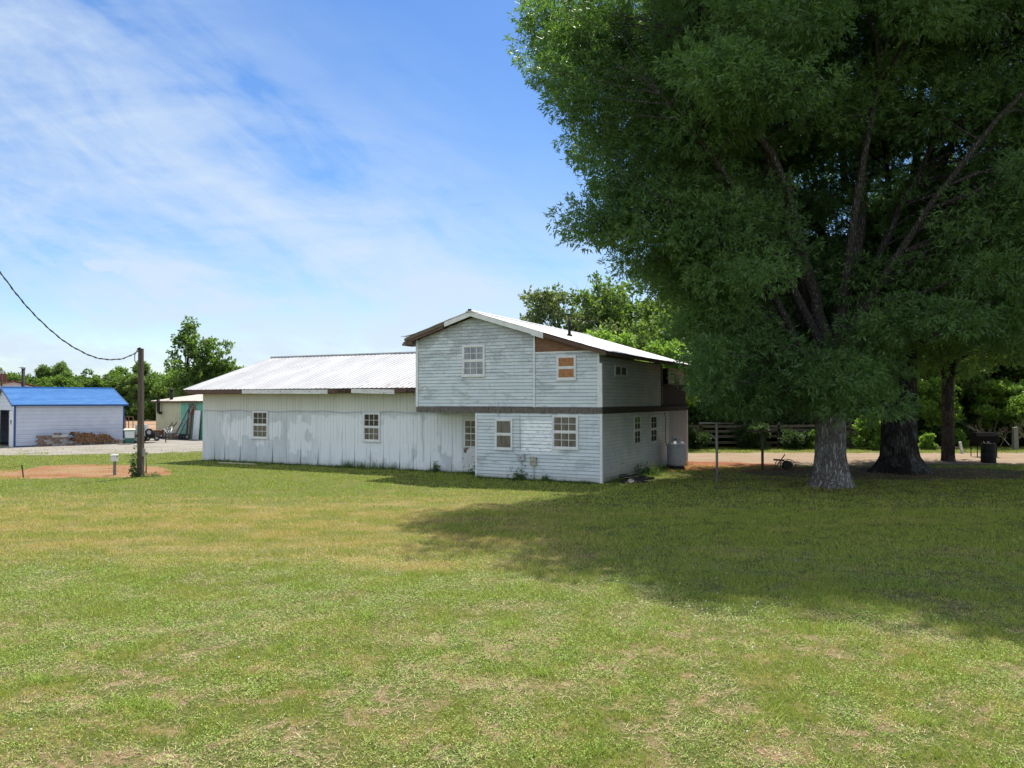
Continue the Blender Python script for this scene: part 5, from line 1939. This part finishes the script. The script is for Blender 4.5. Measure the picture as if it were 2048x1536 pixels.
def groove_wall(mb, o_, S_, Ls, H, N_, top=None, pitch=.23):
    z = .0
    o_, S_, N_ = Vector(o_), Vector(S_), Vector(N_)
    while z < H - .01:
        z2 = min(z + pitch, H)
        for (a, b, oa, ob) in ((z, z + .03, .0, .022), (z + .03, z2 - .035, .022, .022), (z2 - .035, z2, .022, 0)):
            e = lambda zz, oo, s: o_ + S_ * s + N_ * oo + Vector((0, 0, zz))
            s0a, s1a = (0, Ls) if top is None else top(a)
            s0b, s1b = (0, Ls) if top is None else top(b)
            mb.face([e(a, oa, s0a), e(a, oa, s1a), e(b, ob, s1b), e(b, ob, s0b)])
        z = z2


ZSE, ZSR = 2.45, 3.44
groove_wall(mb, (0, 0, 0), (1, 0, 0), SLN, ZSE, (0, -1, 0))
groove_wall(mb, (0, 2 * SHW, 0), (1, 0, 0), SLN, ZSE, (0, 1, 0))
gt = lambda z: (0, 2 * SHW) if z < ZSE else ((z - ZSE) / (ZSR - ZSE) * SHW, 2 * SHW - (z - ZSE) / (ZSR - ZSE) * SHW)
groove_wall(mb, (SLN, 0, 0), (0, 1, 0), 2 * SHW, ZSR, (1, 0, 0), gt)
mb.build('wall', 'shed_wall', SH)
mb = MB()   # gable end with the doorway: built as pieces round the opening
groove_wall(mb, (0, 0, 0), (0, 1, 0), 1.15, 2.1, (-1, 0, 0))
groove_wall(mb, (0, 3.9, 0), (0, 1, 0), 2 * SHW - 3.9, 2.1, (-1, 0, 0))
gt2 = lambda z: gt(z + 2.1)
groove_wall(mb, (0, 0, 2.1), (0, 1, 0), 2 * SHW, ZSR - 2.1, (-1, 0, 0), gt2)
mb.build('gable_wall', 'shed_wall', SH)
mb = MB()
mb.box(-.06, .0, .06, 1.12, .0, 2.06)
mb.build('door_panel', 'shed_white', SH)
mb = MB()
mb.box(-.075, -.061, .42, .78, 1.28, 1.56)
mb.box(-.08, -.076, .47, .58, 1.33, 1.52, 1)
mb.box(-.08, -.076, .62, .73, 1.42, 1.52, 1)
mb.build('notice', ['grey_box', 'black_iron'], SH)
mb = MB()
mb.box(.03, 5.5, .15, 5.7, .02, .03); mb.box(2.5, 2.53, .15, 5.7, .03, 2.3)
mb.build('inside', 'dark_inside', SH)
mb = MB()
mb.box(-.035, .05, -.045, .05, 0, ZSE - .01); mb.box(SLN - .05, SLN + .035, -.045, .05, 0, ZSE - .01)
mb.box(-.03, SLN + .03, -.04, -.023, 0, .06)
mb.box(-.07, -.03, 1.12, 1.2, 0, 2.1)
mb.build('corner_trim', 'blue_trim', SH)
sl = math.hypot(SHW + .18, (ZSR - ZSE) * (SHW + .18) / SHW)
rv2 = Vector((0, (SHW + .18) / sl, (ZSR - ZSE) * (SHW + .18) / SHW / sl))
mb = MB()
z0_ = ZSE - (ZSR - ZSE) * .18 / SHW + .03
o_ = Vector((-.15, -.18, z0_))
ribbed(mb, o_, rv2, sl, (1, 0, 0), SLN + .36, (0, -rv2.z, rv2.y), pitch=.23, rw=.06, rh=.045, nr=8, seed=3, wav=.004)
ribbed(mb, Vector((-.15, 2 * SHW + .18, z0_)), (0, -rv2.y, rv2.z), sl, (1, 0, 0), SLN + .36, (0, rv2.z, rv2.y), pitch=.23, rw=.06, rh=.025, nr=4, seed=4)
rf = mb.build('roof', 'blue_roof', SH)
mb = MB()
ex = SLN + .21
for xx in (-.17, ex):
    for sgn in (0, 1):
        y0, y1 = (-.2, SHW) if not sgn else (2 * SHW + .2, SHW)
        mb.hexa([(xx - .02, y0, z0_ - .10), (xx + .02, y0, z0_ - .10), (xx + .02, y1, ZSR - .06), (xx - .02, y1, ZSR - .06), (xx - .02, y0, z0_ + .02), (xx + .02, y0, z0_ + .02), (xx + .02, y1, ZSR + .06), (xx - .02, y1, ZSR + .06)])
mb.box(-.15, ex, -.215, -.185, z0_ - .07, z0_ + .01)
mb.build('roof_trim', 'blue_trim', rf)
mb = MB()
mb.box(-.15, ex, SHW - .12, SHW + .12, ZSR + .05, ZSR + .085)
mb.build('ridge_cap', 'blue_roof', rf)


def sp(a, b, z=0):
    v = Vector((SX, SY, 0)) + sw * a + Vector((-sw.y, sw.x, 0)) * b
    return (v.x, v.y, z)


def sa_of(px, b):
    """distance along the shed wall where a photo column meets a line b metres off it"""
    k = (px - 1024) / FPX
    ox, oy = SX - sw.y * b, SY + sw.x * b
    return (k * oy - ox) / (sw.x - k * sw.y)


# block stack against the shed
rg = random.Random(19)
mb = MB()
bm_ = []
for mt in ('block_grey', 'block_brown', 'block_pale'):
    mb = MB()
    l, w_, h = .385, .19, .125
    mb.hexa([(0, 0, 0), (l, 0, 0), (l, w_, 0), (0, w_, 0), (.004, .003, h), (l - .004, .003, h), (l - .004, w_ - .003, h), (.004, w_ - .003, h)])
    mb.box(.03, .17, .03, w_ - .03, h - .001, h + .002)
    me = mb.mesh('concrete_block')
    me.materials.append(MATS[mt])
    bm_.append(me)
a0, a1 = sa_of(73, -.45), sa_of(237, -.45)
rowsN = 0
for lv in range(6):
    z = .005 + lv * .128
    s = a0 + (.19 if lv % 2 else 0)
    end = (a1, a1 - .9, a0 + 1.95, a0 + 1.85, a0 + 1.75, a0 + 1.4)[lv]
    st = (a0, a0, a0, a0, a0 + .02, a0 + .8)[lv]
    s = st + (.12 if lv % 2 else 0)
    while s + .385 < end:
        pal = (lv == 4 and s > a0 + .6)
        brown = (s < a0 + .6 and rg.random() < .7) or lv == 5 or rg.random() < .25
        me = bm_[2] if pal else (bm_[1] if brown else bm_[0])
        o = bpy.data.objects.new('concrete_block', me)
        COL.objects.link(o)
        p = sp(s, -.55 + rg.uniform(-.02, .02), z)
        o.location = p
        o.rotation_euler = (0, 0, srot + rg.uniform(-.03, .03))
        lab = ('pale concrete block in the top course of the stack by the shed' if pal else ('brown stained block in the low stack by the shed' if brown else 'grey concrete block in the low stack by the shed'))
        tag(o, lab, 'concrete block', {2: 'pale blocks of the stack', 1: 'brown blocks of the stack', 0: 'grey blocks of the stack'}[2 if pal else (1 if brown else 0)])
        s += .40
# firewood on the block base
lm = []
for k in range(4):
    mb = MB()
    n = 7
    rgl = random.Random(60 + k)
    r0 = [rgl.uniform(.030, .078) for _ in range(n)]
    ring = lambda y, s: [(r0[i] * s * math.cos(2 * math.pi * i / n), y, r0[i] * s * math.sin(2 * math.pi * i / n)) for i in range(n)]
    A_, B_ = ring(0, 1), ring(.42, .95)
    for i in range(n):
        j = (i + 1) % n
        mb.face([A_[i], A_[j], B_[j], B_[i]], 0)
    mb.face(A_, 1); mb.face(B_[::-1], 1)
    me = mb.mesh('firewood_log')
    me.materials.append(MATS['log_bark']); me.materials.append(MATS['log_end'])
    lm.append(me)
sA, sB = a0 + 1.98, a1 - .12
lv = 0
while True:
    z = .185 + lv * .082
    e = sB - lv * .06
    s = sA + (.05 if lv % 2 else 0)
    if lv > 8:
        break
    while s < e:
        uu = (s - sA) / (sB - sA)
        zt = .78 - .24 * uu - max(0, uu - .82) * 1.5
        if z < zt and rg.random() < .96:
            o = bpy.data.objects.new('firewood_log', rg.choice(lm))
            COL.objects.link(o)
            o.location = sp(s + rg.uniform(-.012, .012), -.66 + rg.uniform(-.05, .05), z + rg.uniform(-.01, .015))
            o.rotation_euler = (rg.uniform(-.06, .06), rg.uniform(0, 6.28), srot + rg.uniform(-.5, .5))
            tag(o, 'short split firewood log in the heap beside the stacked blocks', 'firewood', 'firewood heap by the shed')
        s += .105
    lv += 1
# low block row carrying the logs shows its ends already; a loose block at the right end
o = bpy.data.objects.new('concrete_block', bm_[0]); COL.objects.link(o)
o.location = sp(a1 + .1, -.5, .005); o.rotation_euler = (0, 0, srot + .3); o.scale = (1, 1.2, 2.2)
tag(o, 'taller grey concrete block standing alone at the right end of the firewood', 'concrete block')

# wheelie bin
Yp = gy(888)
t_ = thing('wheelie_bin', 'green wheeled rubbish bin with white front and pale lid by the shed', 'bin', (gx(260, Yp), Yp, 0), .5)
mb = MB()
mb.hexa([(-.24, -.26, .05), (.24, -.26, .05), (.24, .26, .05), (-.24, .26, .05), (-.31, -.33, .86), (.31, -.33, .86), (.31, .33, .86), (-.31, .33, .86)])
mb.box(-.33, .33, -.35, .35, .82, .87)
mb.build('body', 'bin_green', t_)
mb = MB()
mb.hexa([(-.255, -.315, .38), (.255, -.315, .38), (.255, -.28, .38), (-.255, -.28, .38), (-.285, -.342, .80), (.285, -.342, .80), (.285, -.30, .80), (-.285, -.30, .80)])
mb.build('front_panel', 'bin_white', t_)
mb = MB()
mb.hexa([(-.34, -.37, .871), (.34, -.37, .871), (.34, .36, .871), (-.34, .36, .871), (-.28, -.28, .95), (.28, -.28, .95), (.28, .3, .95), (-.28, .3, .95)])
mb.build('lid', 'bin_lid', t_)
for s in (-.29, .29):
    mb = MB()
    n = 16
    c = [(.13 * math.cos(2 * math.pi * k / n), .13 * math.sin(2 * math.pi * k / n)) for k in range(n)]
    mb.face([(s - .03, p[0] + .26, p[1] + .13) for p in c]); mb.face([(s + .03, p[0] + .26, p[1] + .13) for p in c][::-1])
    for k in range(n):
        p, q = c[k], c[(k + 1) % n]
        mb.face([(s - .03, p[0] + .26, p[1] + .13), (q and s - .03, q[0] + .26, q[1] + .13), (s + .03, q[0] + .26, q[1] + .13), (s + .03, p[0] + .26, p[1] + .13)])
    mb.build('wheel', 'rubber', t_)


def wheel(parent, c, r, wd, nm='wheel', ax='x'):
    mb = MB()
    n = 20
    prof_ = [(r * .55, -wd / 2), (r * .93, -wd / 2), (r, -wd * .3), (r, wd * .3), (r * .93, wd / 2), (r * .55, wd / 2)]
    rot = lambda a, rr0, s: (c[0] + s, c[1] + rr0 * math.cos(a), c[2] + rr0 * math.sin(a)) if ax == 'x' else (c[0] + rr0 * math.cos(a), c[1] + s, c[2] + rr0 * math.sin(a))
    for i in range(len(prof_) - 1):
        for k in range(n):
            a, b = 2 * math.pi * k / n, 2 * math.pi * (k + 1) / n
            (r0, s0), (r1, s1) = prof_[i], prof_[i + 1]
            mb.face([rot(a, r0, s0), rot(b, r0, s0), rot(b, r1, s1), rot(a, r1, s1)], smooth=True)
    o = mb.build(nm, 'rubber', parent)
    mb = MB()
    for s in (-wd * .35, wd * .35):
        mb.face([rot(2 * math.pi * k / n, r * .56, s) for k in range(n)])
    mb.build('rim', 'galvanised', o)


# small trailer carrying a grey cabinet, with a rusty cart behind
Yp = 49.0
t_ = thing('utility_trailer', 'small low trailer with spare wheel parked between shed and cream shed', 'trailer', (gx(291, Yp), Yp, 0), .15)
mb = MB()
mb.box(-.95, .75, -.5, .5, .34, .42)
for x in (-.9, .7):
    mb.box(x - .03, x + .03, -.5, .5, .42, .62)
mb.box(-.95, .75, -.52, -.49, .42, .6)
mb.build('bed', 'black_iron', t_)
mb = MB()
mb.bar((.75, 0, .36), (1.5, 0, .34), .07); mb.bar((1.25, 0, .0), (1.25, 0, .6), .05)
mb.build('tongue', 'black_iron', t_)
wheel(t_, (-.3, -.62, .26), .26, .16, 'wheel', 'y')
wheel(t_, (-.3, .62, .26), .26, .16, 'wheel', 'y')
wheel(t_, (.42, -.56, .68), .24, .14, 'spare_wheel', 'y')
mb = MB()
mb.box(-.3, .3, -.27, .27, 0, .74); mb.box(-.28, .28, -.285, -.271, .04, .70)
t2 = thing('metal_cabinet', 'plain grey metal box standing on the little trailer behind the pole', 'cabinet', (gx(284, 48.7), 48.72, .42), .15)
mb.build('body', 'grey_box', t2)
t2 = thing('garden_cart', 'rusty brown box cart left of the cream shed', 'cart', (gx(309, 51.5), 51.5, 0), .1)
mb = MB()
mb.hexa([(-.45, -.3, .36), (.45, -.3, .36), (.45, .3, .36), (-.45, .3, .36), (-.55, -.36, .70), (.55, -.36, .70), (.55, .36, .70), (-.55, .36, .70)])
mb.build('tray', 'rust_iron', t2)
wheel(t2, (-.3, -.36, .2), .2, .08, 'wheel', 'y'); wheel(t2, (.3, -.36, .2), .2, .08, 'wheel', 'y')
# rusty gate panel standing in the field
t2 = thing('gate_panel', 'thin rusty tube gate panel standing at the field edge', 'gate', (gx(258, 60.2), 60.2, 0))
mb = MB()
for x in (-.32, .0, .34):
    mb.tube([(x, 0, 0), (x, 0, 1.42)], .03, 6)
for z in (.12, 1.40):
    mb.tube([(-.32, 0, z), (.34, 0, z)], .03, 6)
mb.build('frame', 'rust_iron', t2)
t2 = thing('wire_fence', 'sagging wire fence on thin posts along the ploughed field', 'fence', (0, 60.6, 0))
mb = MB()
for z in (.45, .8, 1.1):
    mb.tube([(gx(180, 60.6), 0, z), (gx(255, 60.6), 0, z - .04), (gx(320, 60.6), 0, z + .02)], .010, 5)
mb.build('wire', 'post_grey', t2)
for p_ in (200, 252, 318):
    mb = MB()
    mb.tube([(gx(p_, 60.6), 0, -.05), (gx(p_, 60.6), 0, 1.25)], .03, 6)
    mb.build('post', 'rust_iron', t2)

# ------------------------------------------------------------------ cream shed
QX, QY = gx(313, 56.5), 56.5
qd = Vector((gx(420, 52.4) - QX, 52.4 - QY, 0))
QL = qd.length
qrot = math.atan2(qd.y, qd.x)
Q = thing('cream_shed', 'cream corrugated shed with low rusty edged roof and green end wall', 'shed', (QX, QY, 0), qrot)
QH = 2.66


def qa_of(px, b=0.0):
    k = (px - 1024) / FPX
    u = qd.normalized()
    ox, oy = QX - u.y * b, QY + u.x * b
    return (k * oy - ox) / (u.x - k * u.y)


qg = qa_of(362)
mb = MB()
ribbed(mb, (0, 0, 0), (1, 0, 0), qg, (0, 0, 1), QH, (0, -1, 0), pitch=.22, rw=.08, rh=.03, nr=4, seed=2, wav=.004)
mb.face([(0, 0, 0), (0, 6, 0), (0, 6, 3.2), (0, 0, QH)])
mb.build('wall', 'shed_cream', Q)
mb = MB()
mb.box(qg, QL, .0, .05, 0, QH)
gw = mb.build('end_wall', 'shed_green', Q)
mb = MB()
mb.box(qa_of(384), qa_of(392), -.03, -.002, 1.75, 2.4)
mb.build('patch_board', 'oriented_board', Q)
mb = MB()
ribbed(mb, (-.35, -.25, QH - .01), (1, 0, 0), QL + .6, Vector((0, 1, .128)).normalized(), 6, Vector((0, -.128, 1)).normalized(), pitch=.25, rw=.07, rh=.025, nr=6, seed=7, wav=.01)
rf = mb.build('roof', 'old_roof', Q)
mb = MB()
mb.box(-.33, QL + .2, -.24, -.20, QH - .13, QH - .03)
mb.build('fascia_board', 'rust_iron', rf)
mb = MB()
xx = qa_of(322, -.3)
mb.tube([(xx, .5, 2.6), (xx, .5, 3.45)], .12, 10); mb.lathe([(.2, 3.42), (.2, 3.5), (.05, 3.58)], (xx, .5, 0), 12)
xx2 = qa_of(315.5, -.3)
mb.tube([(xx2, -.25, 2.75), (xx2, -.25, 1.95), (xx2 + .08, -.25, 1.82), (xx2 + .35, -.25, 1.78)], .11, 10)
mb.build('stove_pipe', 'black_iron', Q)


def qp(a, b, z=0):
    u = qd.normalized()
    return (QX + u.x * a - u.y * b, QY + u.y * a + u.x * b, z)


def ladder(name, label, base, rot, H, W, lean, mat, n=9, rail=.06):
    t_ = thing(name, label, 'ladder', base, rot)
    for s in (-W / 2, W / 2):
        mb = MB()
        mb.bar((s, 0, 0), (s, lean, H), rail * .7, rail)
        mb.build('rail', mat, t_)
    for i in range(n):
        f = (i + .6) / n
        mb = MB()
        mb.tube([(-W / 2, lean * f, H * f), (W / 2, lean * f, H * f)], .022, 6)
        mb.build('rung', mat, t_)
    return t_


ladder('wooden_ladder', 'dark red wooden ladder standing upright against the green shed wall', qp(qa_of(379, -.2), -.30), qrot, 2.45, .40, .22, 'ladder_red', 8, .10)
ld = ladder('metal_ladder', 'grey metal extension ladder leaning diagonally beside the red ladder', qp(qa_of(354, -.9), -1.0), qrot + .0, 2.5, .40, .85, 'ladder_steel', 10, .08)
ld.rotation_euler = (0, R(16), qrot)
mb = MB()
t_ = thing('loose_door', 'white door slab leaning against the green shed wall', 'door', qp(qa_of(394, -.15), -.22), qrot)
mb.hexa([(-.36, -.04, 0), (.36, -.04, 0), (.36, 0, 0), (-.36, 0, 0), (-.36, .12, 2.0), (.36, .12, 2.0), (.36, .16, 2.0), (-.36, .16, 2.0)])
mb.build('slab', 'door_white', t_)
mb = MB()
for (z0, z1) in ((.2, .9), (1.1, 1.85)):
    for s in (-.3, .04):
        mb.hexa([(s, -.055 + .08 * z0, z0), (s + .26, -.055 + .08 * z0, z0), (s + .26, -.03 + .08 * z0, z0), (s, -.03 + .08 * z0, z0), (s, -.055 + .08 * z1, z1), (s + .26, -.055 + .08 * z1, z1), (s + .26, -.03 + .08 * z1, z1), (s, -.03 + .08 * z1, z1)])
mb.build('panel', 'door_white', t_)
# hand truck and odds and ends
t_ = thing('hand_truck', 'old wheeled hand truck tipped back against the cream shed', 'hand truck', qp(qa_of(330, -.8), -.9), qrot)
mb = MB()
for s in (0, .3):
    mb.tube([(-.1, s, .2), (1.2, s, 1.15)], .03, 6)
for f in (.2, .5, .8):
    mb.tube([(-.1 + 1.3 * f, 0, .2 + .95 * f), (-.1 + 1.3 * f, .3, .2 + .95 * f)], .02, 6)
mb.build('frame', 'rust_iron', t_)
wheel(t_, (-.1, -.06, .24), .24, .08, 'wheel', 'y'); wheel(t_, (-.1, .36, .24), .24, .08, 'wheel', 'y')
rg = random.Random(44)
for i, (pxx, lab) in enumerate(((338, 'crate of scrap nearest the hand truck'), (346, 'crate of scrap below the leaning ladder'), (353, 'crate of scrap right of the ladder foot'))):
    t_ = thing('scrap_crate', lab, 'crate', qp(qa_of(pxx, -1.1), -1.15 - .1 * i), qrot + rg.uniform(-.3, .3))
    mb = MB()
    for s in (-.2, .2):
        for q in (-.18, .18):
            mb.bar((s, q, 0), (s, q, .42), .04)
    for z in (.06, .2, .36):
        mb.box(-.23, .23, -.21, -.19, z, z + .09); mb.box(-.23, .23, .19, .21, z, z + .09); mb.box(-.23, -.21, -.189, .189, z, z + .09); mb.box(.21, .23, -.189, .189, z, z + .09)
    mb.box(-.2, .2, -.18, .18, .02, .05)
    mb.build('frame', 'weathered_wood' if i != 1 else 'ladder_steel', t_)
    mb = MB()
    for k in range(8):
        a = Vector((rg.uniform(-.15, .15), rg.uniform(-.12, .12), rg.uniform(.1, .3)))
        mb.tube([a, a + Vector((rg.uniform(-.5, .5), rg.uniform(-.2, .2), rg.uniform(.2, .7)))], .018, 5)
    mb.build('scrap', 'galvanised', t_)
for i, pxx in enumerate((366, 371.5, 377)):
    t_ = thing('old_tyre', ['left of three dark tyres leaning under the red ladder', 'middle of three dark tyres leaning under the red ladder', 'right of three dark tyres leaning under the red ladder'][i], 'tyre', qp(qa_of(pxx, -.8), -.9), qrot)
    wheel(t_, (0, 0, .2), .2, .12, 'tread', 'x')

# ------------------------------------------------------------------ red roofed house beyond the shed
t_ = thing('neighbour_house', 'distant white gabled house with red roof and chimney at the left edge', 'house', (gx(27, 70), 70, 0), R(38))
mb = MB()
zp = gz(762, 70)
mb.face([(-1.9, 0, 0), (2.4, 0, 0), (2.4, 0, zp - .75), (0, 0, zp - .08), (-1.9, 0, zp - .62)])
mb.box(-1.9, 2.4, .02, 7, 0, zp - .8)
mb.build('wall', 'far_white', t_)
mb = MB()
for (xa, za, xb, zb) in ((0, zp, 2.7, zp - .72), (0, zp, -2.2, zp - .60)):
    mb.hexa([(xa, -.2, za - .04), (xb, -.2, zb - .04), (xb, 7.2, zb - .04), (xa, 7.2, za - .04), (xa, -.2, za + .04), (xb, -.2, zb + .04), (xb, 7.2, zb + .04), (xa, 7.2, za + .04)])
rf = mb.build('roof', 'red_roof', t_)
mb = MB()
mb.box(-.8, -.2, 4.2, 4.8, zp, zp + .75)
mb.build('chimney', 'brick_red', rf)
t_ = thing('flue_pipe', 'black stove flue with a pale cap rising behind the blue roof ridge', 'flue', (gx(46, 52), 52, 0))
mb = MB()
mb.tube([(0, 0, 0), (0, 0, gz(738, 52))], .11, 10)
mb.build('pipe', 'black_iron', t_)
mb = MB()
zt = gz(738, 52)
mb.lathe([(.13, zt), (.13, zt + .14), (.10, zt + .15)], n=12)
mb.bar((0, 0, zt + .05), (-.3, 0, zt + .12), .05)
mb.build('cap', 'galvanised', t_)
t_ = thing('antenna_pole', 'thin dark pole at the far left edge above the blue roof', 'pole', (gx(3, 60), 60, 0))
mb = MB()
mb.tube([(0, 0, 0), (0, 0, gz(743, 60))], .05, 8)
mb.build('mast', 'black_iron', t_)
mb = MB()
mb.box(-.12, .12, -.08, .08, gz(747, 60), gz(741, 60))
mb.build('head', 'grey_box', t_)
print('faces', sum(len(o.data.polygons) for o in SC.objects if o.type == 'MESH'))
